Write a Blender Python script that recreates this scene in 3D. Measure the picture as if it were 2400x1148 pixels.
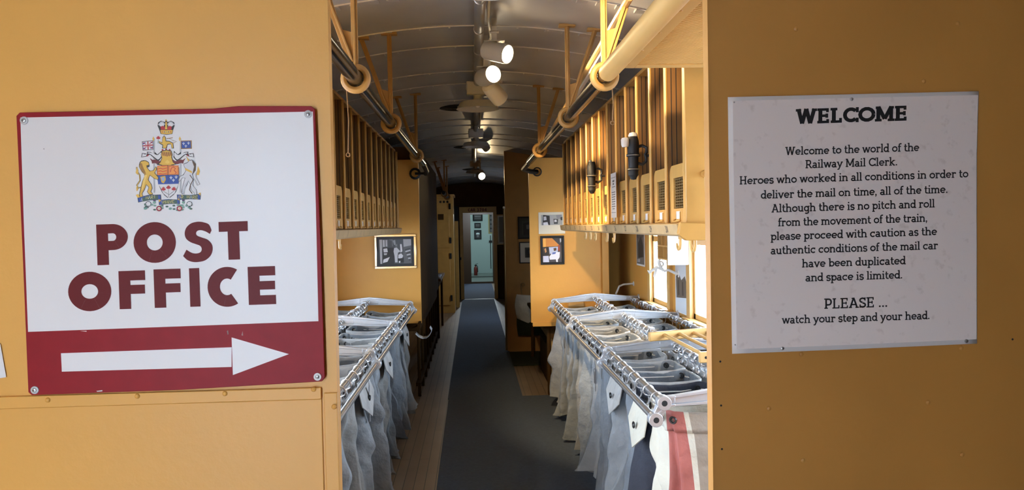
import bpy, math, random
from mathutils import Vector, Matrix, noise
for o in list(bpy.data.objects): bpy.data.objects.remove(o, do_unlink=True)
SC = bpy.context.scene; COL = SC.collection
R = math.radians; PI = math.pi
random.seed(7)
# ------------------------------------------------------------------ camera
FPX, EYE = 1780.0, 1.5
_Y = Vector(((1108-1200)/FPX, (574-530)/FPX, 1.0)).normalized()
_l = -.019
_c = -(_Y[0]*_l + _Y[1])/_Y[2]
_Z = Vector((_l, 1.0, _c)).normalized()
_X = _Z.cross(_Y)
if _X[0] < 0: _X = -_X
cam_data = bpy.data.cameras.new('camera'); cam = bpy.data.objects.new('camera', cam_data); COL.objects.link(cam)
cam_data.sensor_width = 36.0; cam_data.lens = 36.0*FPX/2400.0; cam_data.clip_start = .02; cam_data.clip_end = 200
right = Vector((_X[0], _Y[0], _Z[0])); up = Vector((_X[1], _Y[1], _Z[1])); fwd = Vector((_X[2], _Y[2], _Z[2]))
cam.matrix_world = Matrix(((right.x, up.x, -fwd.x, 0), (right.y, up.y, -fwd.y, 0), (right.z, up.z, -fwd.z, EYE), (0, 0, 0, 1)))
SC.camera = cam
# ------------------------------------------------------------------ world, exposure
SC.view_settings.view_transform = 'Standard'; SC.view_settings.look = 'None'
SC.view_settings.gamma = 1.0; SC.view_settings.use_curve_mapping = False
SC.view_settings.exposure = 0.0
world = bpy.data.worlds.new('sky'); SC.world = world; world.use_nodes = True
bg = world.node_tree.nodes['Background']; bg.inputs[0].default_value = (.68, .85, 1.06, 1); bg.inputs[1].default_value = 28.0
SC.cycles.max_bounces = 8; SC.cycles.diffuse_bounces = 6; SC.cycles.glossy_bounces = 3; SC.cycles.transparent_max_bounces = 8
SC.cycles.use_denoising = True; SC.cycles.sample_clamp_indirect = 6.0
SC.cycles.caustics_reflective = False; SC.cycles.caustics_refractive = False

def portal(loc, rot, sx, sy):                 # daylight portal in an opening
    d = bpy.data.lights.new('window_portal', 'AREA'); d.shape = 'RECTANGLE'; d.size = sx; d.size_y = sy
    d.cycles.is_portal = True
    o = bpy.data.objects.new('window_portal', d); o.location = loc; o.rotation_euler = rot; COL.objects.link(o)
def spot(loc, direction, power, angle, blend, color, radius=.03):
    d = bpy.data.lights.new('spot_beam', 'SPOT'); d.energy = power; d.spot_size = R(angle); d.spot_blend = blend; d.color = color; d.shadow_soft_size = radius
    o = bpy.data.objects.new('spot_beam', d); o.location = loc
    o.rotation_euler = Vector(direction).to_track_quat('-Z', 'Y').to_euler(); COL.objects.link(o)
def bulb(loc, power, color, radius=.06):
    d = bpy.data.lights.new('lamp_light', 'POINT'); d.energy = power; d.color = color; d.shadow_soft_size = radius
    o = bpy.data.objects.new('lamp_light', d); o.location = loc; COL.objects.link(o)
XL, XR = -1.28, 1.36                           # inner faces of the car's side walls
WIN_R = [(5.21, 5.72), (4.08, 4.65), (2.85, 3.45), (1.98, 2.50), (8.1, 8.22), (12.2, 12.6)]  # first two in view, the rest are added openings for daylight
WIN_L = [(2.55, 3.25), (4.0, 4.7), (5.2, 5.7)]
WZ0, WZ1 = .90, 1.86
for a, b in WIN_R: portal((XR+.045, (a+b)/2, (WZ0+WZ1)/2), (0, R(90), 0), WZ1-WZ0, b-a)
for a, b in WIN_L: portal((XL-.045, (a+b)/2, (WZ0+WZ1)/2), (0, R(-90), 0), WZ1-WZ0, b-a)
ADDED_DOOR = (1.42, 1.98, .02, 1.96)                 # unseen side door opening, added inside the partition to brighten the near end
for sx, rz in ((XL-.045, -90),): portal((sx, (ADDED_DOOR[0]+ADDED_DOOR[1])/2, (ADDED_DOOR[2]+ADDED_DOOR[3])/2), (0, R(rz), 0), ADDED_DOOR[3]-ADDED_DOOR[2], ADDED_DOOR[1]-ADDED_DOOR[0])
VD = (-1.15, -.705)                              # end door opening added behind the camera to light the front wall
portal(((VD[0]+VD[1])/2, -1.25, 1.05), (R(90), 0, 0), VD[1]-VD[0], 2.1)

# ------------------------------------------------------------------ materials
MATS = {}
def mat(name, color, rough=.5, metal=0.0, noise_amt=0.0, nscale=8.0, bump=0.0, bscale=40.0, color2=None, emit=None, estr=0.0, spec=.5, stretch=None, bdist=.01):
    if name in MATS: return MATS[name]
    m = bpy.data.materials.new(name); m.use_nodes = True; nt = m.node_tree; b = nt.nodes['Principled BSDF']
    b.inputs['Base Color'].default_value = (*color, 1); b.inputs['Roughness'].default_value = rough; b.inputs['Metallic'].default_value = metal
    b.inputs['Specular IOR Level'].default_value = spec
    tc = None
    def coords():
        nonlocal tc
        if tc is None:
            t = nt.nodes.new('ShaderNodeTexCoord'); tc = t.outputs['Object']
            if stretch:
                mp = nt.nodes.new('ShaderNodeMapping'); mp.inputs['Scale'].default_value = stretch
                nt.links.new(tc, mp.inputs['Vector']); tc = mp.outputs[0]
        return tc
    if noise_amt > 0:
        n = nt.nodes.new('ShaderNodeTexNoise'); n.inputs['Scale'].default_value = nscale; n.inputs['Detail'].default_value = 6
        nt.links.new(coords(), n.inputs['Vector'])
        cr = nt.nodes.new('ShaderNodeValToRGB'); cr.color_ramp.elements[0].position = .3; cr.color_ramp.elements[1].position = .7
        c2 = color2 or tuple(c*(1-noise_amt) for c in color)
        cr.color_ramp.elements[0].color = (*c2, 1); cr.color_ramp.elements[1].color = (*color, 1)
        nt.links.new(n.outputs[0], cr.inputs[0]); nt.links.new(cr.outputs[0], b.inputs['Base Color'])
    if bump > 0:
        n2 = nt.nodes.new('ShaderNodeTexNoise'); n2.inputs['Scale'].default_value = bscale; n2.inputs['Detail'].default_value = 5
        nt.links.new(coords(), n2.inputs['Vector'])
        bp = nt.nodes.new('ShaderNodeBump'); bp.inputs['Strength'].default_value = bump; bp.inputs['Distance'].default_value = bdist
        nt.links.new(n2.outputs[0], bp.inputs['Height']); nt.links.new(bp.outputs[0], b.inputs['Normal'])
    if emit:
        b.inputs['Emission Color'].default_value = (*emit, 1); b.inputs['Emission Strength'].default_value = estr
    MATS[name] = m; return m
def srgb(r, g, b):
    f = lambda c: (c/12.92 if c <= .04045 else ((c+.055)/1.055)**2.4)
    return (f(r/255), f(g/255), f(b/255))
def ink(rgb):                                   # flat printing ink
    return mat('ink_%d_%d_%d' % rgb, srgb(*rgb), .55)
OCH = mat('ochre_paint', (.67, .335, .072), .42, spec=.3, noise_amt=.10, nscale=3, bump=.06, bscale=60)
OCH2 = mat('ochre_paint_deep', (.43, .195, .040), .45, noise_amt=.14, nscale=4, bump=.06, bscale=60)  # darker ochre than OCH
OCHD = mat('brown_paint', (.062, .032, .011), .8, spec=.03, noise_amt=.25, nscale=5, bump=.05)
BOX = mat('ochre_woodwork', (.52, .29, .075), .40, noise_amt=.15, nscale=10, bump=.05)
WOODIN = mat('varnished_board', (.20, .092, .021), .5, noise_amt=.4, nscale=9, stretch=(6, 6, .6))
TAN = mat('tan_paint', (.60, .36, .12), .4, noise_amt=.1)
LEDGE = mat('worn_tan_ledge', (.50, .35, .17), .5, noise_amt=.25, nscale=14)
ALU = mat('aluminium_casting', (.62, .66, .72), .30, .65, noise_amt=.1, nscale=20)
STEEL = mat('steel_tube', (.40, .39, .385), .32, .8, noise_amt=.2, nscale=30)
CEIL = mat('aluminium_paint', (.52, .52, .54), .42, .30, noise_amt=.25, nscale=2.2, bump=.05, bscale=25)
SEAM = mat('seam_paint', (.80, .79, .77), .45, .2)
BLACK = mat('black_paint', (.010, .010, .011), .55, spec=.3)
DARK = mat('dark_void', (.006, .006, .006), .8)
GPIPE = mat('black_glossy_pipe', (.014, .012, .011), .16, 0, spec=.35)
CHROME = mat('chrome', (.8, .8, .8), .1, 1)
WHITE = mat('white_paint', (.80, .80, .80), .45)
CREAMW = mat('cream_enamel', (.80, .77, .66), .35)
GREYE = mat('grey_enamel', (.50, .51, .51), .4)
PAPER = mat('white_paper', (.82, .82, .83), .6)
REDP = mat('sign_red', srgb(136, 14, 24), .5, noise_amt=.12, nscale=30, spec=.2)
SIGNW = mat('sign_white', (.86, .87, .88), .35)
MAROON = mat('letter_maroon', srgb(94, 12, 14), .5, spec=.2)
RUBBER = mat('slate_carpet', (.074, .102, .152), .85, noise_amt=.25, nscale=60, bump=.3, bscale=300)
GRMAT = mat('green_mat', (.018, .026, .012), .9, noise_amt=.3, nscale=50, bump=.4, bscale=200)
CAN = [mat('canvas_grey_%d' % i, c, .85, noise_amt=.42, nscale=5.5, bump=.75, bscale=11, bdist=.035) for i, c in enumerate(
    [(.30, .33, .36), (.25, .285, .32), (.35, .375, .40), (.20, .23, .265), (.30, .305, .30)])]
HEMM = mat('canvas_hem', (.46, .465, .46), .85, noise_amt=.35, nscale=9, bump=.6, bscale=30, bdist=.012)
NAVY = mat('canvas_navy', (.028, .032, .048), .8, noise_amt=.3, nscale=10, bump=.7, bscale=10, bdist=.03)
CREAM = mat('canvas_cream', (.60, .58, .49), .85, noise_amt=.15, nscale=6, bump=.7, bscale=10, bdist=.03)
REDC = mat('canvas_red', (.40, .125, .105), .85, noise_amt=.25, nscale=8, bump=.7, bscale=10, bdist=.03)
TAUPE = mat('canvas_taupe', (.30, .25, .20), .85, noise_amt=.2, nscale=8, bump=.7, bscale=10, bdist=.03)
CORD = mat('cord', (.60, .58, .54), .8)
LAMPON = mat('lit_lamp_face', (1, .95, .85), .5, emit=(1, .86, .62), estr=14)
FLUO = mat('lit_tube', (1, 1, 1), .5, emit=(.85, .95, 1), estr=10)
CLRM = mat('pale_green_wall', (.42, .54, .52), .5)
GFLOOR = mat('green_lino', (.16, .20, .18), .4)
SNOW = mat('snow_ground', (.8, .82, .85), .9)
BRASS = mat('old_brass', (.30, .20, .08), .4, .7)

def floor_mat():
    m = bpy.data.materials.new('maple_strip_floor'); m.use_nodes = True; nt = m.node_tree; b = nt.nodes['Principled BSDF']
    t = nt.nodes.new('ShaderNodeTexCoord'); mp = nt.nodes.new('ShaderNodeMapping'); mp.inputs['Rotation'].default_value = (0, 0, R(90))
    br = nt.nodes.new('ShaderNodeTexBrick'); br.inputs['Scale'].default_value = 1.0; br.inputs['Brick Width'].default_value = 1.4
    br.inputs['Row Height'].default_value = .062; br.inputs['Mortar Size'].default_value = .0022
    br.inputs['Color1'].default_value = (.33, .225, .135, 1); br.inputs['Color2'].default_value = (.26, .17, .10, 1); br.inputs['Mortar'].default_value = (.04, .025, .015, 1)
    n = nt.nodes.new('ShaderNodeTexNoise'); n.inputs['Scale'].default_value = 3; n.inputs['Detail'].default_value = 6
    mx = nt.nodes.new('ShaderNodeMix'); mx.data_type = 'RGBA'; mx.blend_type = 'MULTIPLY'; mx.inputs[0].default_value = .5
    nt.links.new(t.outputs['Object'], mp.inputs[0]); nt.links.new(mp.outputs[0], br.inputs[0]); nt.links.new(t.outputs['Object'], n.inputs[0])
    nt.links.new(br.outputs[0], mx.inputs[6]); nt.links.new(n.outputs[0], mx.inputs[7]); nt.links.new(mx.outputs[2], b.inputs['Base Color'])
    b.inputs['Roughness'].default_value = .38; return m
FLOORM = floor_mat()
def glass_mat():
    m = bpy.data.materials.new('window_glass'); m.use_nodes = True; nt = m.node_tree; nt.nodes.clear()
    o = nt.nodes.new('ShaderNodeOutputMaterial'); mx = nt.nodes.new('ShaderNodeMixShader'); mx.inputs[0].default_value = .06
    a = nt.nodes.new('ShaderNodeBsdfTransparent'); g = nt.nodes.new('ShaderNodeBsdfGlossy'); g.inputs['Roughness'].default_value = .03
    nt.links.new(a.outputs[0], mx.inputs[1]); nt.links.new(g.outputs[0], mx.inputs[2]); nt.links.new(mx.outputs[0], o.inputs[0]); return m
GLASS = glass_mat()
def poster_mat():
    m = bpy.data.materials.new('mottled_paper'); m.use_nodes = True; nt = m.node_tree; b = nt.nodes['Principled BSDF']; b.inputs['Roughness'].default_value = .45
    t = nt.nodes.new('ShaderNodeTexCoord')
    n = nt.nodes.new('ShaderNodeTexNoise'); n.inputs['Scale'].default_value = 70; n.inputs['Detail'].default_value = 3; n.inputs['Roughness'].default_value = .5
    cr = nt.nodes.new('ShaderNodeValToRGB'); cr.color_ramp.elements[0].position = .60; cr.color_ramp.elements[1].position = .78
    cr.color_ramp.elements[0].color = (.82, .755, .735, 1); cr.color_ramp.elements[1].color = (.68, .61, .585, 1)
    nt.links.new(t.outputs['Object'], n.inputs[0]); nt.links.new(n.outputs[0], cr.inputs[0]); nt.links.new(cr.outputs[0], b.inputs['Base Color']); return m
POSTERM = poster_mat()
# ------------------------------------------------------------------ mesh builder and tagging helpers
class MB:
    def __init__(s): s.v = []; s.f = []; s.m = []
    def face(s, idx, m=0): s.f.append(tuple(idx)); s.m.append(m)
    def poly(s, pts, m=0):
        b = len(s.v); s.v += [tuple(p) for p in pts]; s.face(range(b, b+len(pts)), m); return s
    def box(s, x0, x1, y0, y1, z0, z1, m=0):
        b = len(s.v); s.v += [(x, y, z) for x in (x0, x1) for y in (y0, y1) for z in (z0, z1)]
        for q in ((0, 1, 3, 2), (4, 6, 7, 5), (0, 4, 5, 1), (2, 3, 7, 6), (0, 2, 6, 4), (1, 5, 7, 3)): s.face([b+i for i in q], m)
        return s
    def bar(s, p0, p1, w, h, up=(0, 0, 1), m=0):  # oriented box from p0 to p1, w sideways, h along up
        p0, p1 = Vector(p0), Vector(p1); d = (p1-p0).normalized(); u = Vector(up); sd = d.cross(u)
        if sd.length < 1e-4: sd = d.cross(Vector((1, 0, 0)))
        sd.normalize(); u = sd.cross(d).normalized(); b = len(s.v)
        for p in (p0, p1):
            for a, c in ((-1, -1), (1, -1), (1, 1), (-1, 1)): s.v.append(tuple(p + sd*(a*w/2) + u*(c*h/2)))
        for q in ((3, 2, 1, 0), (4, 5, 6, 7), (0, 1, 5, 4), (1, 2, 6, 5), (2, 3, 7, 6), (3, 0, 4, 7)): s.face([b+i for i in q], m)
        return s
    def tube(s, pts, r, n=8, m=0, closed=False, caps=True):
        pts = [Vector(p) for p in pts]; k = len(pts); rs = r if isinstance(r, (list, tuple)) else [r]*k; b = len(s.v); nrm = None
        for i, p in enumerate(pts):
            if closed: t = pts[(i+1) % k]-pts[i-1]
            else: t = pts[min(i+1, k-1)]-pts[max(i-1, 0)]
            t.normalize()
            if nrm is None:
                nrm = t.cross(Vector((0, 0, 1)) if abs(t.z) < .9 else Vector((1, 0, 0))).normalized()
            else:
                nrm = (nrm - t*nrm.dot(t)).normalized()
            bi = t.cross(nrm)
            for j in range(n):
                a = 2*PI*j/n; s.v.append(tuple(p + (nrm*math.cos(a)+bi*math.sin(a))*rs[i]))
        for i in range(k if closed else k-1):
            for j in range(n):
                i2 = (i+1) % k; s.face((b+i*n+j, b+i*n+(j+1) % n, b+i2*n+(j+1) % n, b+i2*n+j), m)
        if caps and not closed:
            s.face([b+j for j in range(n)][::-1], m); s.face([b+(k-1)*n+j for j in range(n)], m)
        return s
    def lathe(s, prof, c=(0, 0, 0), axis=(0, 0, 1), n=20, m=0):  # prof: (radius, height)
        ax = Vector(axis).normalized(); u = ax.cross(Vector((0, 0, 1)) if abs(ax.z) < .9 else Vector((1, 0, 0))).normalized(); w = ax.cross(u); c = Vector(c); b = len(s.v)
        for r_, h in prof:
            for j in range(n):
                a = 2*PI*j/n; s.v.append(tuple(c+ax*h+(u*math.cos(a)+w*math.sin(a))*max(r_, 1e-5)))
        for i in range(len(prof)-1):
            for j in range(n): s.face((b+i*n+j, b+i*n+(j+1) % n, b+(i+1)*n+(j+1) % n, b+(i+1)*n+j), m)
        return s
    def torus(s, c, nrm, RR, r, n=16, k=6, m=0):
        ax = Vector(nrm).normalized(); u = ax.cross(Vector((0, 0, 1)) if abs(ax.z) < .9 else Vector((1, 0, 0))).normalized(); w = ax.cross(u); c = Vector(c)
        return s.tube([c+(u*math.cos(2*PI*j/n)+w*math.sin(2*PI*j/n))*RR for j in range(n)], r, k, m, closed=True)
    def ball(s, c, r, n=10, m=0, sz=1.0):
        return s.lathe([(r*math.sin(PI*i/6), -r*sz*math.cos(PI*i/6)) for i in range(7)], c, (0, 0, 1), n, m)
    def prism(s, poly, a, b_, plane='xz', m=0):   # extrude a 2-D outline between a and b_ along the third axis
        def P3(p, t): return (p[0], t, p[1]) if plane == 'xz' else ((t, p[0], p[1]) if plane == 'yz' else (p[0], p[1], t))
        b = len(s.v); k = len(poly); s.v += [P3(p, a) for p in poly]+[P3(p, b_) for p in poly]
        s.face([b+i for i in range(k)], m); s.face([b+k+i for i in range(k)][::-1], m)
        for i in range(k): s.face((b+i, b+k+i, b+k+(i+1) % k, b+(i+1) % k), m)
        return s
    def frame(s, x0, x1, z0, z1, t, y0, y1, m=0):  # picture frame ring in the xz plane
        s.box(x0, x1, y0, y1, z1-t, z1, m); s.box(x0, x1, y0, y1, z0, z0+t, m); s.box(x0, x0+t, y0, y1, z0+t, z1-t, m); s.box(x1-t, x1, y0, y1, z0+t, z1-t, m); return s
    def mesh(s, name, mats, smooth=35, off=None):
        me = bpy.data.meshes.new(name)
        v = s.v if off is None else [(p[0]-off[0], p[1]-off[1], p[2]-off[2]) for p in s.v]
        me.from_pydata(v, [], s.f)
        for m_ in (mats if isinstance(mats, (list, tuple)) else [mats]): me.materials.append(m_)
        me.polygons.foreach_set('material_index', s.m)
        if smooth:
            me.polygons.foreach_set('use_smooth', [True]*len(s.f)); me.set_sharp_from_angle(angle=R(smooth))
        me.update(); return me
    def build(s, name, mats, parent=None, smooth=35, world=True, bevel=0):
        off = None
        if parent is not None and world:
            off = Vector(parent.location); q = parent.parent
            while q is not None: off += Vector(q.location); q = q.parent
        o = bpy.data.objects.new(name, s.mesh(name, mats, smooth, off)); COL.objects.link(o)
        if parent is not None: o.parent = parent
        if bevel:
            md = o.modifiers.new('bevel', 'BEVEL'); md.width = bevel; md.segments = 2; md.limit_method = 'ANGLE'; md.angle_limit = R(40)
        return o
def tag(o, label, cat, group=None, kind=None):
    o['label'] = label; o['category'] = cat
    if group: o['group'] = group
    if kind: o['kind'] = kind
    return o
def thing(name, label, cat, loc=(0, 0, 0), rot=(0, 0, 0), group=None):
    o = bpy.data.objects.new(name, None); o.location = loc; o.rotation_euler = rot; o.empty_display_size = .05; COL.objects.link(o)
    return tag(o, label, cat, group)
def struct(o, label=None, cat=None):
    o['kind'] = 'structure'
    if label: o['label'] = label
    if cat: o['category'] = cat
    return o
def inst(name, me, parent, loc=(0, 0, 0), rot=(0, 0, 0), scale=None):
    o = bpy.data.objects.new(name, me); COL.objects.link(o); o.parent = parent; o.location = loc; o.rotation_euler = rot
    if scale: o.scale = scale
    return o
def cz(x):                                      # ceiling height of the arched roof
    u = abs(x-.04); return 2.40-.164*u*u-(.35*(u-1.0)**2 if u > 1.0 else 0)

# ------------------------------------------------------------------ lettering: stroke glyphs (cap height 1)
def arc_pts(cx, cy, rx, ry, a0, a1, n=14):
    return [(cx+rx*math.cos(R(a0+(a1-a0)*i/n)), cy+ry*math.sin(R(a0+(a1-a0)*i/n))) for i in range(n+1)]
def stroke(path, w):                            # polyline -> list of quads
    out = []; k = len(path); L = []
    for i, p in enumerate(path):
        a = path[max(i-1, 0)]; b = path[min(i+1, k-1)]; dx, dy = b[0]-a[0], b[1]-a[1]; d = math.hypot(dx, dy) or 1
        nx, ny = -dy/d*w/2, dx/d*w/2; L.append(((p[0]+nx, p[1]+ny), (p[0]-nx, p[1]-ny)))
    for i in range(k-1): out.append([L[i][1], L[i+1][1], L[i+1][0], L[i][0]])
    return out
XH, ASC, DES = .68, 1.03, -.30
def slab(ch, w):
    q = []; s = w/2; st = w*.72; sl = .085
    def ln(*p): q.extend(stroke(list(p), w))
    def hl(x0, x1, y, t=None): t = t or st; q.append([(x0, y-t/2), (x1, y-t/2), (x1, y+t/2), (x0, y+t/2)])
    def rc(x0, x1, y0, y1): q.append([(x0, y0), (x1, y0), (x1, y1), (x0, y1)])
    def ar(cx, cy, rx, ry, a0, a1): q.extend(stroke(arc_pts(cx, cy, rx, ry, a0, a1), w))
    def foot(x, y=0.0, l=sl, r=sl): rc(x-s-l, x+s+r, y, y+st)
    def head(x, y, l=sl, r=sl): rc(x-s-l, x+s+r, y-st, y)
    def vs(x, a, b): rc(x-s, x+s, a, b)
    hy = XH/2; ry = hy-s
    if ch == 'a': ar(.27, .20, .20, .20-s+.02, 0, 360); vs(.47, 0, .46); ar(.28, XH-.22, .19, .22-s, 0, 155); foot(.47, 0, -w+.02, .09); return q, .66
    if ch == 'b': vs(.16, 0, ASC); head(.16, ASC, sl, 0); ar(.40, hy, .24, ry, 0, 360); return q, .72
    if ch == 'c': ar(.35, hy, .27, ry, 48, 318); rc(.50, .60, XH-.24, XH-.01); return q, .66
    if ch == 'd': ar(.32, hy, .24, ry, 0, 360); vs(.56, 0, ASC); head(.56, ASC, sl, 0); foot(.56, 0, 0, sl); return q, .72
    if ch == 'e': ar(.35, hy, .27, ry, 0, 318); hl(.09, .62, hy, w*.8); return q, .70
    if ch == 'f': vs(.19, 0, ASC-.2); ar(.38, ASC-.2, .19, .2-s, 180, 60); hl(.02, .42, XH-st/2); foot(.19); return q, .44
    if ch == 'g': ar(.32, hy, .24, ry, 0, 360); vs(.56, DES+.18, XH); head(.56, XH, 0, sl); ar(.34, DES+.2, .22, .2-s, 0, -145); return q, .72
    if ch == 'h': vs(.16, 0, ASC); head(.16, ASC, sl, 0); ar(.38, XH-.24, .22, .24-s, 180, 0); vs(.60, 0, XH-.24); foot(.16); foot(.60); return q, .78
    if ch == 'i': vs(.17, 0, XH); head(.17, XH, sl, 0); foot(.17); q.append(arc_pts(.165, XH+.23, .095, .095, 0, 360, 10)[:-1]); return q, .36
    if ch == 'k': vs(.16, 0, ASC); head(.16, ASC, sl, 0); ln((.16, .26), (.55, XH-.04)); ln((.28, .36), (.60, .02)); foot(.16); rc(.42, .72, XH-st, XH); rc(.48, .74, 0, st); return q, .76
    if ch == 'l': vs(.17, 0, ASC); head(.17, ASC, sl, 0); foot(.17); return q, .36
    if ch in 'nm':
        vs(.16, 0, XH); head(.16, XH, sl, 0); foot(.16); xs = [.16]
        for k in range(1 if ch == 'n' else 2):
            x0 = .16+k*.40; d = .22 if ch == 'n' else .20; ar(x0+d, XH-.24, d, .24-s, 180, 0); vs(x0+2*d, 0, XH-.24); foot(x0+2*d, 0, sl*.8, sl*.8)
        return q, (.78 if ch == 'n' else 1.14)
    if ch == 'o': ar(.36, hy, .28, ry, 0, 360); return q, .72
    if ch == 'p': vs(.16, DES, XH); head(.16, XH, sl, 0); foot(.16, DES); ar(.40, hy, .24, ry, 0, 360); return q, .72
    if ch == 'r': vs(.18, 0, XH); head(.18, XH, sl, 0); foot(.18); ar(.40, XH-.25, .22, .25-s, 180, 55); q.append(arc_pts(.49, XH-.13, .09, .09, 0, 360, 10)[:-1]); return q, .58
    if ch == 's': ar(.28, XH*.75-s*.5+.01, .19, .19-s*.5, 30, 270); ar(.28, .17+s*.3, .20, .20-s*.6, 90, -150); rc(.42, .50, XH-.2, XH); rc(.05, .13, 0, .2); return q, .56
    if ch == 't': vs(.18, .17, XH+.22); ar(.36, .2, .18, .2-s, 180, 300); hl(.02, .42, XH-st/2); return q, .46
    if ch == 'u': vs(.16, .24, XH); head(.16, XH, sl, 0); ar(.36, .24, .20, .24-s, 180, 360); vs(.56, 0, XH); head(.56, XH, sl, 0); foot(.56, 0, 0, sl); return q, .76
    if ch in 'vy':
        ln((.10, XH-.02), (.36, .04)); ln((.62, XH-.02), (.33, -.02))
        if ch == 'y': ln((.34, .02), (.22, DES+.06)); hl(.04, .28, DES+.06)
        else: hl(.30, .42, .05, .1)
        rc(-.02, .24, XH-st, XH); rc(.48, .74, XH-st, XH); return q, .72
    if ch == 'w':
        ln((.10, XH-.02), (.30, .02)); ln((.30, .02), (.50, XH-.02)); ln((.50, XH-.02), (.70, .02)); ln((.70, .02), (.90, XH-.02))
        rc(-.02, .22, XH-st, XH); rc(.40, .60, XH-st, XH); rc(.78, 1.02, XH-st, XH); return q, 1.0
    if ch == '.': q.append(arc_pts(.13, .085, .09, .09, 0, 360, 10)[:-1]); return q, .30
    if ch == ',': q.append(arc_pts(.13, .085, .09, .09, 0, 360, 10)[:-1]); q.extend(stroke([(.18, .06), (.08, -.16)], w*.6)); return q, .30
    r = .5-s
    if ch == 'A': ln((.14, .02), (.45, 1)); ln((.45, 1), (.78, .02)); hl(.24, .68, .33, w*.8); rc(0, .30, 0, st); rc(.62, .94, 0, st); rc(.26, .5, 1-st, 1); return q, .94
    if ch == 'C': ar(.48, .5, .42-s*.5, r, 42, 318); rc(.76, .76+w*.75, .66, 1.0); rc(.76, .76+w*.75, .0, .30); return q, .92
    if ch == 'E': vs(.20, 0, 1); rc(.02, .72, 0, st); rc(.02, .70, 1-st, 1); hl(.2, .52, .5); rc(.72-w*.7, .72, 0, .27); rc(.70-w*.7, .70, .73, 1); rc(.50, .50+w*.7, .36, .64); return q, .80
    if ch == 'H': vs(.20, 0, 1); vs(.74, 0, 1); hl(.2, .74, .5, w*.85); [foot(x) or head(x, 1) for x in (.20, .74)]; return q, .96
    if ch == 'L': vs(.20, 0, 1); head(.20, 1); rc(.02, .68, 0, st); rc(.68-w*.7, .68, 0, .32); return q, .74
    if ch == 'M': vs(.18, 0, 1); vs(.94, 0, 1); ln((.18, .98), (.56, .16)); ln((.94, .98), (.56, .16)); foot(.18); foot(.94); rc(.02, .26, 1-st, 1); rc(.86, 1.1, 1-st, 1); return q, 1.14
    if ch == 'O': ar(.50, .5, .46-s*.5, r, 0, 360); return q, 1.0
    if ch in 'PR':
        vs(.20, 0, 1); foot(.20); rc(.02, .2, 1-st, 1); a = 1-s; b = .43 if ch == 'R' else .38
        hl(.2, .46, a, w); hl(.2, .46, b, w); ar(.46, (a+b)/2, .20, (a-b)/2, -90, 90)
        if ch == 'R': ln((.46, b), (.74, .03)); rc(.64, .90, 0, st)
        return q, (.88 if ch == 'R' else .76)
    if ch == 'S': ar(.34, .75-s*.3, .24, .25-s*.7, 25, 270); ar(.34, .26, .26, .26-s*.9, 90, -155); rc(.52, .52+w*.7, .68, 1.0); rc(.06, .06+w*.7, 0, .33); return q, .68
    if ch == 'W':
        ln((.16, 1), (.38, .02)); ln((.38, .02), (.62, 1)); ln((.62, 1), (.86, .02)); ln((.86, .02), (1.10, 1)); rc(.0, .32, 1-st, 1); rc(.48, .76, 1-st, 1); rc(.95, 1.26, 1-st, 1); return q, 1.26
    return q, .36
def digit(ch, w):                               # plain sans digits and capitals
    q = []
    def ln(*p): q.extend(stroke(list(p), w))
    def ar(cx, cy, rx, ry, a0, a1): q.extend(stroke(arc_pts(cx, cy, rx, ry, a0, a1, 12), w))
    s = w/2
    if ch == '0': ar(.3, .5, .3-s, .5-s, 0, 360)
    elif ch == '1': ln((.3, 0), (.3, 1)); ln((.1, .8), (.3, .97))
    elif ch == '2': ar(.3, .7, .27-s, .3-s, 170, -30); ln((.51, .58), (.05, .05)); ln((.02, s), (.58, s))
    elif ch == '3': ar(.27, .74, .26-s, .26-s, 160, -90); ar(.27, .27, .3-s, .27-s*.6, 90, -160)
    elif ch == '4': ln((.44, 0), (.44, 1)); ln((.44, .97), (.02, .3)); ln((.0, .28), (.6, .28))
    elif ch == '5': ln((.55, 1-s), (.12, 1-s)); ln((.12, 1), (.1, .5)); ar(.27, .3, .29-s, .3-s, 125, -150)
    elif ch == '6': ar(.3, .3, .29-s, .3-s, 0, 360); ln((.06, .36), (.42, 1))
    elif ch == '7': ln((.02, 1-s), (.58, 1-s)); ln((.55, 1), (.2, 0))
    elif ch == '8': ar(.3, .74, .25-s, .26-s, 0, 360); ar(.3, .27, .3-s, .27-s, 0, 360)
    elif ch == '9': ar(.3, .7, .29-s, .3-s, 0, 360); ln((.54, .64), (.18, 0))
    elif ch == 'C': ar(.33, .5, .31-s, .5-s, 50, 310)
    elif ch == 'A': ln((.0, 0), (.3, 1)); ln((.3, 1), (.6, 0)); ln((.12, .32), (.48, .32))
    elif ch == 'R': ln((s, 0), (s, 1)); ln((s, 1-s), (.3, 1-s)); ln((s, .46), (.3, .46)); ar(.3, .73-s*.5, .27-s, .27-s*.5, 90, -90); ln((.3, .46), (.58, 0))
    return q, .74
def text_quads(txt, w, fn=slab, space=.34):
    x = 0; out = []
    for ch in txt:
        if ch == ' ': x += space; continue
        g, adv = fn(ch, w); out += [[(p[0]+x, p[1]) for p in poly] for poly in g]; x += adv
    return out, x
def text_mesh(mb, txt, x0, x1, base, cap, y, w=.125, fn=slab, m=0, slope=0.0):  # text in the xz plane, width fitted to x0..x1
    qs, wd = text_quads(txt, w, fn); k = (x1-x0)/wd
    for n_, poly in enumerate(qs): mb.poly([(x0+p[0]*k, y-1.5e-5*(n_ % 9), base+p[1]*cap+slope*(p[0]*k)) for p in poly], m)
_Mr = (Vector(_X), Vector(_Y), Vector(_Z))
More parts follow.
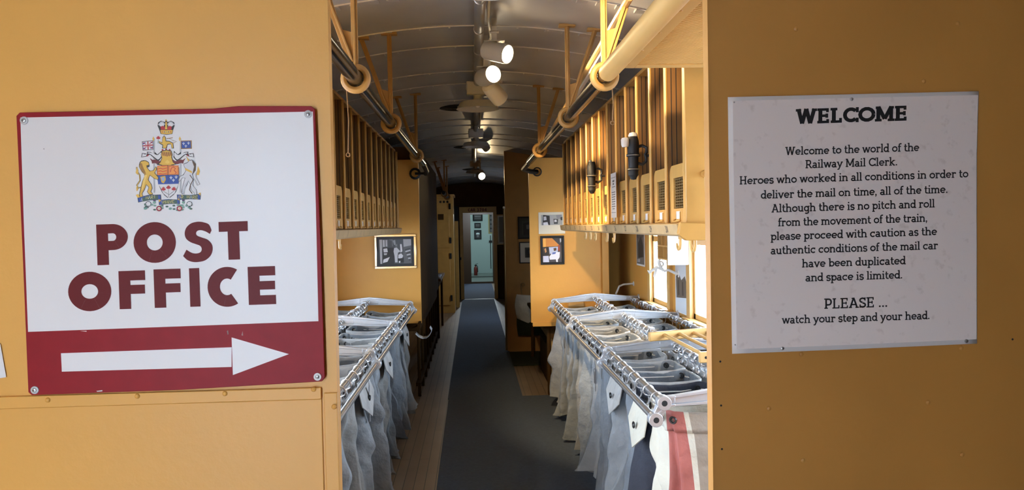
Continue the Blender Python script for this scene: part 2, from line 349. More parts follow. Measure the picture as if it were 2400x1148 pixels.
def on_wall(px, py, y):                         # where a point of the wall plane y reads in the 2400x1148 frame -> (x, z)
    d = Vector(((px-1200)/FPX, (574-py)/FPX, 1.0)); w = [a.dot(d) for a in _Mr]; t = y/w[1]; return (w[0]*t, w[2]*t+EYE)
# ================================================================== SETTING
YF = 1.30; YE = 26.0
def wall_x(name, x0, x1, y0, y1, z0, z1, holes, m):   # side wall with window openings
    b = MB(); ys = y0
    for a, c, h0, h1 in sorted([(a, c, WZ0, WZ1) for a, c in holes]+([ADDED_DOOR] if x1 <= 0 else [])):
        b.box(x0, x1, ys, a, z0, z1); b.box(x0, x1, a, c, z0, h0); b.box(x0, x1, a, c, h1, z1); ys = c
    b.box(x0, x1, ys, y1, z0, z1); return struct(b.build(name, m))
wall_x('wall_right', XR, XR+.03, YF+.02, 15.6, 0, 2.25, WIN_R, OCH)
wall_x('wall_left', XL-.03, XL, YF+.02, 15.6, 0, 2.25, WIN_L, OCH)
b = MB(); b.box(-1.9, 1.9, -1.3, YE, -.08, 0); struct(b.build('floor', FLOORM, smooth=0))
# arched ceiling with lapped seams
b = MB(); xs = [XL-.06+i*(XR-XL+.12)/36 for i in range(37)]
for x0, x1 in zip(xs, xs[1:]):
    b.poly([(x0, YF+.02, cz(x0)), (x0, 15.6, cz(x0)), (x1, 15.6, cz(x1)), (x1, YF+.02, cz(x1))])
    b.poly([(x0, YF+.02, cz(x0)+.04), (x1, YF+.02, cz(x1)+.04), (x1, 15.6, cz(x1)+.04), (x0, 15.6, cz(x0)+.04)])
rnd = random.Random(3); y = 1.8
sy = [1.57, 1.95, 2.57, 2.95, 3.43, 3.81, 4.43, 4.81, 5.43, 5.81, 6.43, 6.81, 7.43, 7.81, 8.43, 9.43, 10.43, 11.43, 12.43, 13.43, 14.43]
for s_ in sy:
    for x0, x1 in zip(xs, xs[1:]):
        b.box(x0, x1, s_, s_+.05, cz((x0+x1)/2)-.0012, cz((x0+x1)/2)+.01, 0)
        b.bar((x0, s_, cz(x0)-.002), (x1, s_, cz(x1)-.002), .007, .004, m=1)
    x = XL+.1
    while x < XR-.1:
        b.box(x-.004, x+.004, s_+.016, s_+.024, cz(x)-.005, cz(x), 1)
        x += .12*(1+rnd.random()*.3)
struct(b.build('ceiling', [CEIL, SEAM], smooth=30))
# front partition with the narrow doorway
DX0, DX1, DZ = -.236, .411, 2.02
b = MB(); b.box(-1.70, DX0, YF, YF+.026, 0, 2.5); b.box(DX0, DX1, YF, YF+.026, DZ, 2.5)
wl = struct(b.build('wall_front_left', OCH, smooth=0))
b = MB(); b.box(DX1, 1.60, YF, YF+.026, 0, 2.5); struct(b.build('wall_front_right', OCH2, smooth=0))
rivets = MB()
rivets.box(-1.69, -.262, YF-.006, YF, 1.212, 1.232); rivets.box(-.258, -.2356, YF-.004, YF+.0262, 0, 1.222)
rivets.box(-1.69, -.262, YF-.003, YF, .10, 1.212)
for px, py in ((112, 937), (322, 928), (527, 922), (735, 912), (783, 953)):
    x, z = on_wall(px, py, YF-.006); rivets.lathe([(.0045, 0), (.004, .002), (.002, .0032), (0, .0034)], (x, YF-.006, z), (0, -1, 0), 10)
struct(rivets.build('trim_1', OCH, bevel=.0012))
dm = MB()
for px, py in ((1865, 68), (2165, 190), (2245, 55), (1802, 957), (2175, 943), (2255, 1065), (1882, 1078), (1878, 830), (2253, 815)):
    x, z = on_wall(px, py, YF); dm.lathe([(.0042, 0), (.0036, .0012), (.0015, .0022), (0, .0024)], (x, YF, z), (0, -1, 0), 10, 0)
for px, py in ((1688, 847), (1690, 950), (1692, 1052), (2373, 795)):
    x, z = on_wall(px, py, YF); dm.lathe([(.0019, .0003), (0, .0003)], (x, YF, z), (0, -1, 0), 10, 1)
dm.box(.411, .4135, YF-.0015, YF, 0, 2.02)
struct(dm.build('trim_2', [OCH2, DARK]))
# end vestibule the camera stands in
b = MB(); b.box(-1.66, -1.60, -1.3, YF, 0, 2.5); struct(b.build('wall_vestibule_left', OCH))
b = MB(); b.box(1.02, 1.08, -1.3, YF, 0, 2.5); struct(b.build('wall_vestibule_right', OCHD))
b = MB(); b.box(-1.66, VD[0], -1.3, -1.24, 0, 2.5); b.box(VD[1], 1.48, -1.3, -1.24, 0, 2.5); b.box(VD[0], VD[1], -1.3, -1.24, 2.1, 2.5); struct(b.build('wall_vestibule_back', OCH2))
b = MB(); b.box(-1.66, 1.48, -1.3, YF, 2.5, 2.55); struct(b.build('ceiling_vestibule', CREAMW))
b = MB(); b.box(-60, 60, -60, 80, -1.3, -1.2); struct(b.build('ground', SNOW))
# windows of the right wall (two in view, others added for daylight) and, out of view, the left wall
def window(name, x, s, a, c):
    b = MB(); t = .032
    for y0, y1, z0, z1 in ((a-.075, a, WZ0-.01, WZ1+.06), (c, c+.075, WZ0-.01, WZ1+.06), (a-.075, c+.075, WZ1, WZ1+.07)):
        b.box(min(x, x-s*.022), max(x, x-s*.022), y0, y1, z0, z1)
    for y0, y1, z0, z1 in ((a, a+t, WZ0, WZ1), (c-t, c, WZ0, WZ1), (a, c, WZ1-t, WZ1), (a, c, WZ0, WZ0+t), (a, c, 1.36, 1.40)):
        b.box(min(x+s*.004, x+s*.028), max(x+s*.004, x+s*.028), y0, y1, z0, z1)
    o = struct(b.build(name, TAN))
    g = MB(); g.box(x+s*.016-.002, x+s*.016+.002, a+t, c-t, WZ0+t, WZ1-t); g.build('pane', GLASS, o, world=False, smooth=0)['kind'] = 'structure'
    g = MB(); g.box(min(x-s*.05, x+s*.03), max(x-s*.05, x+s*.03), a-.10, c+.10, WZ0-.03, WZ0); g.build('sill', TAN, o, world=False, bevel=.004)['kind'] = 'structure'
    g = MB()
    for k in range(14): g.box(x+s*.002-.003, x+s*.002+.003, c-.03-.004, c-.004, 1.42+k*.03, 1.436+k*.03)
    g.build('shade_track', ALU, o, world=False)['kind'] = 'structure'
for i, (a, c) in enumerate(WIN_R): window('window_%d' % (i+1), XR, 1, a, c)
for i, (a, c) in enumerate(WIN_L): window('window_%d' % (i+7), XL, -1, a, c)
# inner screens at the end of the bag racks
b = MB(); b.box(XL, -.452, 6.5, 6.53, .68, 2.075); struct(b.build('wall_screen_left', OCH, bevel=.002))
b = MB(); b.box(.486, 1.105, 6.5, 6.53, .66, 2.075); b.box(1.105, 1.16, 6.46, 6.54, 0, 2.1); b.box(.50, 1.12, 6.485, 6.55, .628, .662)
struct(b.build('wall_screen_right', OCH, bevel=.002))
# cross partition on the right, further in
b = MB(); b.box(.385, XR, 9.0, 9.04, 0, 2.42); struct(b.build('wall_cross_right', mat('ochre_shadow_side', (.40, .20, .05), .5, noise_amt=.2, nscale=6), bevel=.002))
b = MB(); b.tube([(.372, 8.985, .02), (.372, 8.985, 1.70)], .011); b.ball((.372, 8.985, 1.712), .016, m=1)
b.tube([(.372, 8.985, 1.69), (.39, 9.0, 1.69)], .007)
tag(b.build('grab_pole', [BRASS, WHITE]), 'slim upright grab pole on the edge of the dark cross partition', 'pole')
# end partition with the lettered door header, entry behind it, pale green room beyond
b = MB(); yy = 15.6
b.box(XL-.1, -.20, yy, yy+.06, 0, 2.42); b.box(.44, XR+.1, yy, yy+.06, 0, 2.42); b.box(-.20, .44, yy, yy+.06, 1.80, 2.42)
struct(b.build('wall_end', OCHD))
b = MB(); b.box(-.27, .49, yy-.03, yy, 1.775, 1.895); b.box(.42, .49, yy-.03, yy, 0, 1.775); b.box(-.27, -.20, yy-.03, yy, 0, 1.775)
struct(b.build('trim_3', BOX, bevel=.003))
b = MB(); text_mesh(b, 'CAR 3704', -.09, .30, 1.80, .065, yy-.0315, .2, digit)
struct(b.build('trim_4', ink((96, 30, 14)), smooth=0))
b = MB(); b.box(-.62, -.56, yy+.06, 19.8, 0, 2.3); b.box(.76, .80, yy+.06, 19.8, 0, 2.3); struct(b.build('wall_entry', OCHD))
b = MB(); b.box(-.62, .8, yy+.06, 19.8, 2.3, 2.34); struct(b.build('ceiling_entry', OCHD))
b = MB(); b.box(-1.64, -.06, 19.8, 19.86, 0, 2.64); b.box(.50, 2.04, 19.8, 19.86, 0, 2.64); b.box(-.06, .50, 19.8, 19.86, 1.80, 2.64); b.box(-.06, .5, 19.78, 19.86, -.005, .05); struct(b.build('wall_far', mat('dark_brown', (.05, .03, .015), .5)))
b = MB(); b.box(-1.6, 2.0, 24.0, 24.05, 0, 2.6); b.box(-1.62, -1.6, 19.86, 24, 0, 2.6); b.box(2.0, 2.04, 19.86, 24, 0, 2.6); struct(b.build('wall_back_room', CLRM))
b = MB(); b.box(-1.6, 2.0, 19.86, 24.0, 2.6, 2.64); struct(b.build('ceiling_back_room', WHITE))
b = MB(); b.box(-1.6, 2.0, 19.86, 24.0, .001, .012); b.box(-.3, 1.0, 22.0, 22.03, .012, .05); struct(b.build('floor_back_room', GFLOOR))

# ================================================================== FRONT WALL SIGNS
YS = YF-.007
def art(px, py): return on_wall(px, py, YS)
c0 = art(400, 588)
sign = thing('post_office_sign', 'red and white POST OFFICE sign with a crest and a white arrow', 'sign', (c0[0], YS, c0[1]))
b = MB()
out = [(40, 272), (48, 264), (500, 255), (560, 249), (730, 249), (739, 256), (752, 560), (762, 884), (755, 893), (420, 913), (76, 925), (68, 918), (55, 600)]
b.prism([art(*p) for p in out], YS-.0025, YS, 'xz'); b.build('base_panel', REDP, sign, bevel=.0008)
def flat(name, polys, m, layer, parent):        # printed areas lying on the panel
    b = MB(); mats = []
    for col, pts in polys:
        mm = ink(col) if isinstance(col, tuple) else col
        if mm not in mats: mats.append(mm)
        y = YS-.0027-layer*.00012; b.poly([(x, y, z) for x, z in (art(*p) for p in pts)], mats.index(mm)); layer += .25
    return b.build(name, mats, parent, smooth=0)
flat('white_field', [(SIGNW, [(50, 276), (734, 262), (741, 480), (747, 752), (400, 765), (68, 777), (58, 520)])], None, 0, sign)
flat('arrow', [(SIGNW, [(145, 827), (544, 813), (544, 859), (147, 870)]), (SIGNW, [(544, 790), (678, 829), (547, 878)])], None, 0, sign)
b = MB(); ly = YS-.0031
def spline(pts, n=5):                           # closed smooth outline through the points, true corners kept where listed twice
    out = []; k = len(pts)
    for i in range(k):
        p0, p1, p2, p3 = pts[i-1], pts[i], pts[(i+1) % k], pts[(i+2) % k]
        if i in (15, 31): out.append(p1); continue
        if i in (14, 30): p3 = p2
        if i in (16, 0): p0 = p1
        for j in range(n):
            t = j/n; out.append(tuple(.5*((2*b_)+(c_-a_)*t+(2*a_-5*b_+4*c_-d_)*t*t+(3*b_-a_-3*c_+d_)*t**3) for a_, b_, c_, d_ in zip(p0, p1, p2, p3)))
    return out
NCAP = [0]
def cap(ch, x0, x1, yt, yb, w=28):              # heavy geometric capitals drawn in a box of the panel
    def T(pts):
        NCAP[0] += 1
        b.poly([(x, ly-1.2e-5*(NCAP[0] % 6), z) for x, z in (art(x0+p[0]*(x1-x0)-(p[1]-.5)*(yb-yt)*.035, yb-p[1]*(yb-yt)-(p[0]-.5)*(x1-x0)*.034) for p in pts)])
    wx, wy = w/(x1-x0), w/(yb-yt)
    def rc(a, c, d, e): T([(a, d), (c, d), (c, e), (a, e)])
    def ring(cx, cy, rx, ry, a0, a1, n=28, ky=.94):
        ix, iy = rx-wx, ry-wy*ky
        for i in range(n):
            t0, t1 = R(a0+(a1-a0)*i/n), R(a0+(a1-a0)*(i+1)/n)
            T([(cx+rx*math.cos(t0), cy+ry*math.sin(t0)), (cx+rx*math.cos(t1), cy+ry*math.sin(t1)), (cx+ix*math.cos(t1), cy+iy*math.sin(t1)), (cx+ix*math.cos(t0), cy+iy*math.sin(t0))])
    if ch == 'P': rc(0, wx, 0, 1); ring(.52, .68, .48, .32, -90, 90, ky=.80); rc(wx, .52, 1-wy*.8, 1); rc(wx, .52, .36, .36+wy*.8)
    elif ch == 'O': ring(.5, .5, .5, .53, 0, 360, 40)
    elif ch == 'T': rc(0, 1, 1-wy*.86, 1); rc(.5-wx/2, .5+wx/2, 0, 1)
    elif ch == 'F': rc(0, wx, 0, 1); rc(0, 1, 1-wy*.84, 1); rc(0, .98, .39, .39+wy*.78)
    elif ch == 'I': rc(0, 1, 0, 1)
    elif ch == 'E': rc(0, wx, 0, 1); rc(0, 1, 1-wy*.8, 1); rc(0, .98, .39, .39+wy*.74); rc(0, 1, 0, wy*.8)
    elif ch == 'C': ring(.62, .5, .62, .53, 58, 302, 34)
    elif ch == 'S':
        pts = [(.96, .80), (.88, .955), (.70, 1.02), (.50, 1.04), (.28, 1.0), (.12, .89), (.06, .74), (.10, .60), (.24, .50), (.42, .44), (.56, .39), (.61, .31), (.57, .225), (.44, .19), (.28, .21), (.10, .30),
               (-.02, .13), (.12, .02), (.30, -.035), (.50, -.04), (.72, .0), (.90, .12), (.975, .28), (.95, .43), (.82, .55), (.64, .61), (.49, .66), (.44, .72), (.48, .79), (.60, .81), (.76, .77), (.90, .70)]
        T(spline(pts))
for ch, *a in (('P', 229, 302, 525, 620, 27), ('O', 315, 414, 523, 613, 31), ('S', 431, 501, 523, 610, 27), ('T', 515, 583, 519, 608, 27),
               ('O', 162, 263, 639, 726, 31), ('F', 281, 343, 634, 723, 27), ('F', 363, 426, 630, 720, 27), ('I', 446, 470, 628, 718, 25), ('C', 488, 562, 628, 716, 29), ('E', 583, 647, 624, 713, 27)): cap(ch, *a)
b.build('lettering', MAROON, sign, smooth=0)
# crest, drawn as flat printed shapes (coordinates of a 1010x1148 enlargement of the printed area)
K = (20, 16, 14); GO = (214, 168, 62); DGO = (150, 104, 34); RD = (168, 28, 36); BL = (34, 66, 140); WH = (236, 238, 240); GRN = (112, 150, 132); SIL = (206, 210, 216); DG = (60, 84, 70); ORG = (216, 110, 40); MAR = (104, 24, 28); BRN = (84, 56, 26)
def cr(p): return (290+p[0]/4.591, 260+p[1]/4.592)
crest = []
def chaikin(p):
    return [q for a, c in zip(p, p[1:]+p[:1]) for q in ((a[0]*.78+c[0]*.22, a[1]*.78+c[1]*.22), (a[0]*.22+c[0]*.78, a[1]*.22+c[1]*.78))]
def S(col, *pts):
    pts = list(pts)
    if len(pts) in (8, 9, 10, 11, 12, 13, 15) or len(pts) > 20: pts = chaikin(pts)
    crest.append((col, [cr(p) for p in pts]))
def ell(col, cx, cy, rx, ry=None, n=14): S(col, *[(cx+rx*math.cos(2*PI*i/n), cy+(ry or rx)*math.sin(2*PI*i/n)) for i in range(n)])
def line(col, w, *pts):
    for q in stroke(list(pts), w): S(col, *q)
def leaf3(col, x, y, k): S(col, *[(x+a*k, y+c*k) for a, c in ((0, -1), (.25, -.55), (.55, -.7), (.5, -.2), (1, -.25), (.8, .1), (.95, .25), (.4, .55), (.1, .5), (.06, .95), (-.06, .95), (-.1, .5), (-.4, .55), (-.95, .25), (-.8, .1), (-1, -.25), (-.5, -.2), (-.55, -.7), (-.25, -.55))])
def lis(col, x, y, k): S(col, (x, y-k), (x+.25*k, y-.4*k), (x+.2*k, y), (x+.5*k, y-.35*k), (x+.85*k, y-.15*k), (x+.6*k, y+.2*k), (x+.3*k, y+.25*k), (x+.25*k, y+.8*k), (x, y+k), (x-.25*k, y+.8*k), (x-.3*k, y+.25*k), (x-.6*k, y+.2*k), (x-.85*k, y-.15*k), (x-.5*k, y-.35*k), (x-.2*k, y), (x-.25*k, y-.4*k))
# crown
S(K, (405, 250), (390, 205), (372, 160), (378, 125), (410, 108), (450, 122), (463, 90), (480, 122), (515, 108), (550, 125), (556, 160), (540, 205), (530, 250), (468, 258))
S(WH, (395, 165), (385, 140), (412, 125), (442, 140), (440, 165), (415, 172)); S(WH, (487, 165), (485, 140), (515, 125), (542, 140), (535, 165), (510, 172))
S(RD, (408, 205), (404, 172), (430, 160), (452, 178), (455, 205)); S(RD, (475, 205), (480, 178), (502, 160), (524, 172), (520, 205))
for i in range(8): ell(SIL, 384+i*9, 150-28*math.sin(i*.42), 7); ell(SIL, 546-i*9, 150-28*math.sin(i*.42), 7)
S(GO, (410, 246), (402, 208), (535, 208), (526, 246), (468, 252)); ell(GO, 463, 103, 9); S(GO, (452, 200), (456, 120), (472, 120), (476, 200))
for i in range(5): ell((RD, BL, GRN, BL, RD)[i], 422+i*23, 228, 6)
# crest lion with leaf, wreath
leaf3(RD, 380, 292, 24); line(GRN, 6, (379, 312), (376, 350))
S(K, (384, 325), (420, 340), (424, 285), (443, 264), (462, 290), (462, 322), (500, 325), (540, 345), (548, 405), (524, 405), (515, 360), (480, 365), (470, 405), (420, 405), (424, 372), (386, 348))
S(GO, (388, 328), (422, 348), (428, 290), (443, 270), (456, 292), (458, 328), (498, 332), (534, 350), (540, 400), (528, 400), (515, 355), (478, 358), (462, 400), (430, 400), (432, 366), (390, 342))
line(DGO, 7, (538, 350), (575, 330), (540, 320), (500, 300), (535, 290), (470, 300)); line(SIL, 3, (536, 352), (572, 331), (540, 318), (505, 302))
for i in range(6): S(RD if i % 2 == 0 else WH, (415+i*19, 420-abs(i-2.5)*-3-14), (434+i*19, 406+abs(i-1.5)*3), (438+i*19, 428), (419+i*19, 430))
# flags and lances
for x in (335, 619): line(K, 13, (x, 300), (x, 880)); line(SIL, 9, (x, 300), (x, 880))
for x in (327, 611): S(GO, (x, 275), (x+12, 300), (x+4, 325), (x-4, 325), (x-10, 300))
S(K, (205, 330), (325, 318), (330, 418), (213, 428)); S(WH, (211, 335), (321, 324), (325, 413), (218, 422))
for q in ([(214, 342), (252, 338), (214, 366)], [(290, 334), (318, 332), (318, 352)], [(218, 392), (218, 416), (250, 412)], [(320, 380), (321, 406), (290, 408)]): S(BL, *q)
line(RD, 7, (214, 340), (322, 408)); line(RD, 7, (320, 330), (218, 416)); line(WH, 22, (268, 330), (271, 417)); line(WH, 22, (214, 378), (323, 368)); line(RD, 12, (268, 330), (271, 417)); line(RD, 12, (214, 378), (323, 368))
S(DGO, (620, 322), (738, 318), (740, 408), (622, 412)); S(BL, (628, 330), (728, 326), (730, 400), (630, 404)); lis(SIL, 652, 352, 18); lis(SIL, 704, 348, 18); lis(SIL, 676, 378, 18)
# mantling, helm
for s in (1, -1):
    def mx(p): return (p[0] if s == 1 else 962-p[0], p[1])
    S(K, *[mx(p) for p in ((415, 430), (372, 470), (338, 440), (340, 470), (300, 445), (258, 440), (262, 462), (205, 455), (196, 500), (262, 490), (290, 470), (345, 520), (380, 545), (420, 500))])
    S(WH, *[mx(p) for p in ((410, 440), (374, 480), (346, 468), (300, 450), (266, 448), (272, 462), (292, 462), (345, 505), (380, 530), (414, 490))])
    S(WH, *[mx(p) for p in ((212, 460), (240, 470), (258, 462), (250, 486), (204, 494))])
    S(RD, *[mx(p) for p in ((250, 490), (278, 462), (270, 488))])
    S(MAR, *[mx(p) for p in ((285, 505), (320, 530), (345, 522), (395, 545), (430, 520), (440, 570), (380, 578), (340, 560), (312, 570), (310, 545))])
S(K, (408, 470), (415, 430), (468, 418), (522, 430), (534, 470), (528, 500), (545, 555), (578, 575), (530, 585), (480, 605), (420, 590), (360, 580), (395, 555), (416, 510))
S(GO, (414, 470), (420, 438), (468, 426), (518, 438), (527, 470), (520, 500), (538, 555), (560, 572), (525, 578), (478, 598), (420, 582), (385, 574), (404, 555), (422, 510))
for i in range(5): S(MAR, (428+i*21, 490-abs(i-2)*4), (424+i*21, 448), (434+i*21, 440), (438+i*21, 492-abs(i-2)*4))
leaf3((226, 190, 90), 478, 550, 26)
# shield
S(K, (362, 585), (602, 582), (606, 700), (598, 800), (560, 890), (492, 945), (430, 895), (388, 810), (366, 720))
S(WH, (372, 786), (598, 782), (592, 806), (554, 886), (492, 936), (434, 888), (392, 806))
S(ORG, (368, 590), (480, 588), (482, 688), (370, 692)); S((226, 140, 60), (486, 588), (598, 586), (600, 686), (488, 688)); S(BL, (370, 695), (487, 692), (488, 788), (378, 790)); S(BL, (490, 692), (600, 690), (598, 784), (490, 788))
for i in range(3): line(GO, 9, (380, 612+i*28), (405, 602+i*28), (428, 614+i*28), (470, 604+i*28)); line(RD, 4, (380, 620+i*28), (428, 622+i*28), (470, 612+i*28))
line(RD, 8, (510, 660), (520, 615), (545, 605), (565, 620), (550, 640), (575, 665), (560, 675)); line(RD, 5, (495, 596), (592, 594), (593, 680), (496, 682), (495, 596))
S(GO, (400, 710), (455, 698), (462, 740), (440, 780), (415, 770)); S((150, 170, 200), (412, 720), (446, 712), (448, 740), (430, 760))
lis(SIL, 517, 718, 20); lis(SIL, 572, 712, 20); lis(SIL, 543, 745, 20)
for x, y in ((436, 842), (490, 824), (548, 840)): leaf3(RD, x, y, 27)
line((60, 60, 50), 4, (440, 866), (492, 900)); line((60, 60, 50), 4, (490, 850), (492, 930)); line((60, 60, 50), 4, (545, 866), (492, 905))
# supporters: lion and unicorn
LION = [(190, 545), (240, 535), (278, 555), (285, 600), (255, 605), (290, 650), (330, 640), (355, 600), (362, 630), (340, 668), (380, 715), (378, 740), (340, 730), (290, 690), (270, 740), (305, 790), (315, 830), (300, 870), (325, 895), (285, 900), (262, 870), (280, 820), (250, 790), (235, 840), (205, 890), (220, 930), (185, 935), (178, 895), (195, 830), (210, 760), (240, 690), (205, 655), (175, 600)]
S(K, *[(228+(x-228)*1.05-3, 735+(y-735)*1.03) for x, y in LION]); S(GO, *LION)
line(K, 5, *(LION+LION[:1]))
S((232, 196, 104), (235, 690), (262, 690), (240, 760), (212, 850), (200, 850), (215, 760)); S(DGO, (180, 570), (205, 560), (215, 600), (240, 650), (250, 690), (228, 672), (205, 655), (190, 620)); S(K, (250, 590), (285, 580), (280, 605), (262, 608))
line(K, 14, (200, 820), (165, 830), (150, 800), (185, 750), (180, 690), (150, 650), (150, 605)); line(GO, 7, (200, 820), (165, 830), (152, 800), (185, 750), (180, 690), (152, 650), (150, 612))
S(GO, (150, 600), (166, 640), (160, 690), (138, 668)); S(GO, (152, 800), (165, 850), (148, 865), (145, 830))
UNI = [(680, 490), (712, 535), (750, 530), (780, 580), (772, 640), (745, 680), (760, 730), (750, 800), (790, 850), (795, 915), (770, 915), (765, 880), (735, 850), (725, 790), (700, 750), (690, 790), (660, 840), (655, 890), (635, 890), (640, 830), (655, 770), (670, 720), (640, 720), (608, 760), (596, 748), (612, 705), (650, 690), (680, 640), (660, 600), (652, 575), (690, 560), (710, 545)]
S((70, 70, 74), *[(712+(x-712)*1.06, 720+(y-720)*1.03) for x, y in UNI]); S((228, 231, 236), *UNI)
line((70, 70, 74), 4, *(UNI+UNI[:1]))
S(SIL, (690, 760), (700, 755), (665, 840), (655, 880), (645, 880), (655, 800)); S(GO, (672, 615), (740, 650), (745, 672), (668, 636)); S(BRN, (740, 530), (785, 570), (780, 640), (745, 690), (765, 600)); S(GO, (680, 488), (715, 535), (700, 545))
line(BRN, 9, (720, 690), (755, 740), (725, 800), (715, 850), (745, 890)); line((90, 90, 94), 11, (765, 730), (800, 800), (825, 790), (790, 720), (780, 680), (805, 650)); line(WH, 6, (765, 730), (800, 800), (822, 788), (790, 720), (780, 680), (805, 650)); S(GO, (806, 592), (828, 650), (815, 690), (790, 690), (800, 640))
# motto scroll, flowers
for p in ([(158, 935), (270, 905), (408, 900), (410, 958), (285, 962), (165, 985)], [(580, 900), (720, 905), (835, 895), (832, 955), (725, 950), (585, 958)], [(385, 960), (490, 950), (610, 955), (612, 1000), (495, 1000), (388, 1012)]):
    S(K, *p); cx = sum(q[0] for q in p)/6; cy = sum(q[1] for q in p)/6
    S(BL, *[(cx+(x-cx)*.96, cy+(y-cy)*.86) for x, y in p]); S(DG, *[(cx+(x-cx)*.70+8, cy+(y-cy)*.80) for x, y in p])
S(GO, (140, 905), (165, 895), (185, 930), (158, 935)); S(GO, (810, 885), (838, 880), (830, 915)); S(GO, (380, 950), (412, 958), (395, 985)); S(GO, (585, 950), (608, 940), (612, 965))
for txt, x0, x1, y0, y1, h in (('A', 195, 220, 970, 968, 36), ('MARI', 250, 360, 950, 936, 32), ('USQVE', 420, 560, 995, 990, 30), ('AD', 595, 655, 940, 936, 34), ('MARE', 690, 815, 940, 948, 32)):
    n_ = len(txt)
    for i, ch in enumerate(txt):
        xx = x0+(x1-x0)*i/n_; wd = (x1-x0)/n_*.72; yb = y0+(y1-y0)*i/n_
        gl = {'A': [(0, 0), (.5, 1), (1, 0)], 'D': [(0, 0), (0, 1), (.7, .9), (1, .5), (.7, .1), (0, 0)], 'M': [(0, 0), (0, 1), (.5, .3), (1, 1), (1, 0)], 'R': [(0, 0), (0, 1), (.9, .9), (.9, .55), (0, .5), (1, 0)], 'I': [(.5, 0), (.5, 1)], 'U': [(0, 1), (.1, .1), (.9, .1), (1, 1)], 'S': [(1, .9), (.1, .85), (.2, .55), (.9, .4), (.8, .05), (0, .1)], 'Q': [(.9, .1), (.1, .1), (.1, .9), (.9, .9), (.9, .1), (1.1, -.1)], 'V': [(0, 1), (.5, 0), (1, 1)], 'E': [(1, 0), (0, 0), (0, .5), (.8, .5), (0, .5), (0, 1), (1, 1)]}[ch]
        line((226, 206, 120) if ch != 'A' or txt == 'AD' else WH, 4.5, *[(xx+a*wd, yb-c*h) for a, c in gl])
rr = random.Random(5)
for k in range(34):
    x = 240+rr.random()*500; y = 1015+rr.random()*60-abs(x-490)*.06; ell((DG, GRN, GRN)[k % 3], x, y, 17, 10, 7)
for x in (275, 715):
    ell((90, 96, 96), x, 1000, 32, 30); ell(WH, x, 1000, 26, 24, 6)
for x in (340, 650): ell((60, 40, 80), x, 962, 14, 12); ell(GRN, x, 985, 16, 14)
S(K, (225, 1020), (280, 1036), (275, 1045)); S(K, (760, 1008), (705, 1030), (710, 1038))
for x in (390, 608): ell(MAR, x, 1050, 31, 30); ell(RD, x, 1050, 25, 24, 10); ell(WH, x, 1049, 17, 16, 6); ell(GO, x, 1049, 7)
b = MB(); mats = []
for n_, (col, pts) in enumerate(crest):
    mm = ink(col)
    if mm not in mats: mats.append(mm)
    y = YS-.0030-n_*2.2e-6; b.poly([(x, y, z) for x, z in (art(*p) for p in pts)], mats.index(mm))
b.build('coat_of_arms', mats, sign, smooth=0)
for px, py, wm in ((59, 283, GREYE), (723, 268, GREYE), (84, 913, GREYE), (745, 882, WHITE)):
    x, z = art(px, py); b = MB()
    b.lathe([(.0066, 0), (.0064, .0012), (.0035, .0016)], (x, YS-.0028, z), (0, -1, 0), 18, 0); b.lathe([(.0037, .001), (.003, .003), (.0012, .0036), (0, .0036)], (x, YS-.0028, z), (0, -1, 0), 14, 1); b.box(x-.0022, x+.0022, YS-.0066, YS-.0063, z-.0004, z+.0004, 2)
    b.build('screw', [wm, STEEL, DARK], sign)
# dings in the enamel
for c_ in [((120, 96, 90), [(533, 775), (536, 773), (537, 782), (535, 784)]), ((150, 110, 104), [(567, 785), (570, 775), (571, 786)]), (K, [(104, 349), (106, 348), (106, 351)]), ((216, 210, 206), [(228, 915), (242, 913), (242, 916), (230, 917)]), ((230, 214, 206), [(190, 775), (205, 774.5), (205, 776.5)])]: flat('paint_chip', [c_], None, 3, sign)

# ------------------------------------------------------------------ welcome poster
def bow(u, v): return .004+.010*max(0, v-.72)**1.2*(1+1.4*u)+.003*math.sin(PI*u)*(1-v)   # how far the sheet stands off the wall
PC = [on_wall(1705, 228, YF-.004), on_wall(2293, 214, YF-.008), on_wall(2290, 805, YF-.004), on_wall(1716, 829, YF-.004)]  # TL TR BR BL
pc = (sum(p[0] for p in PC)/4, sum(p[1] for p in PC)/4)
poster = thing('welcome_poster', 'white laminated WELCOME poster with black slab lettering on the ochre wall', 'poster', (pc[0], YF, pc[1]))
def sheet(u, v, d=0.0):
    x = (PC[3][0]*(1-u)+PC[2][0]*u)*(1-v)+(PC[0][0]*(1-u)+PC[1][0]*u)*v; z = (PC[3][1]*(1-u)+PC[2][1]*u)*(1-v)+(PC[0][1]*(1-u)+PC[1][1]*u)*v
    return (x, YF-bow(u, v)-d, z)
def grid(b, u0, u1, v0, v1, d, nu=16, nv=16, m=0):
    s = len(b.v)
    for j in range(nv+1):
        for i in range(nu+1): b.v.append(sheet(u0+(u1-u0)*i/nu, v0+(v1-v0)*j/nv, d))
    for j in range(nv):
        for i in range(nu): b.face((s+j*(nu+1)+i, s+j*(nu+1)+i+1, s+(j+1)*(nu+1)+i+1, s+(j+1)*(nu+1)+i), m)
b = MB(); grid(b, 0, 1, 0, 1, 0); o = b.build('sheet', PAPER, poster, smooth=60); md = o.modifiers.new('thick', 'SOLIDIFY'); md.thickness = .0005; md.offset = -1 
b = MB(); grid(b, .018, .996, .018, .985, .0012); b.build('printed_area', POSTERM, poster, smooth=60)
b = MB()
def inv(px, py):                                # wall point -> sheet (u, v)
    x, z = on_wall(px, py, YF-.006); u, v = .5, .5
    for _ in range(12):
        p = sheet(u, v); u += (x-p[0])/(PC[1][0]-PC[0][0]); v += (z-p[2])/(PC[0][1]-PC[3][1])
    return u, v
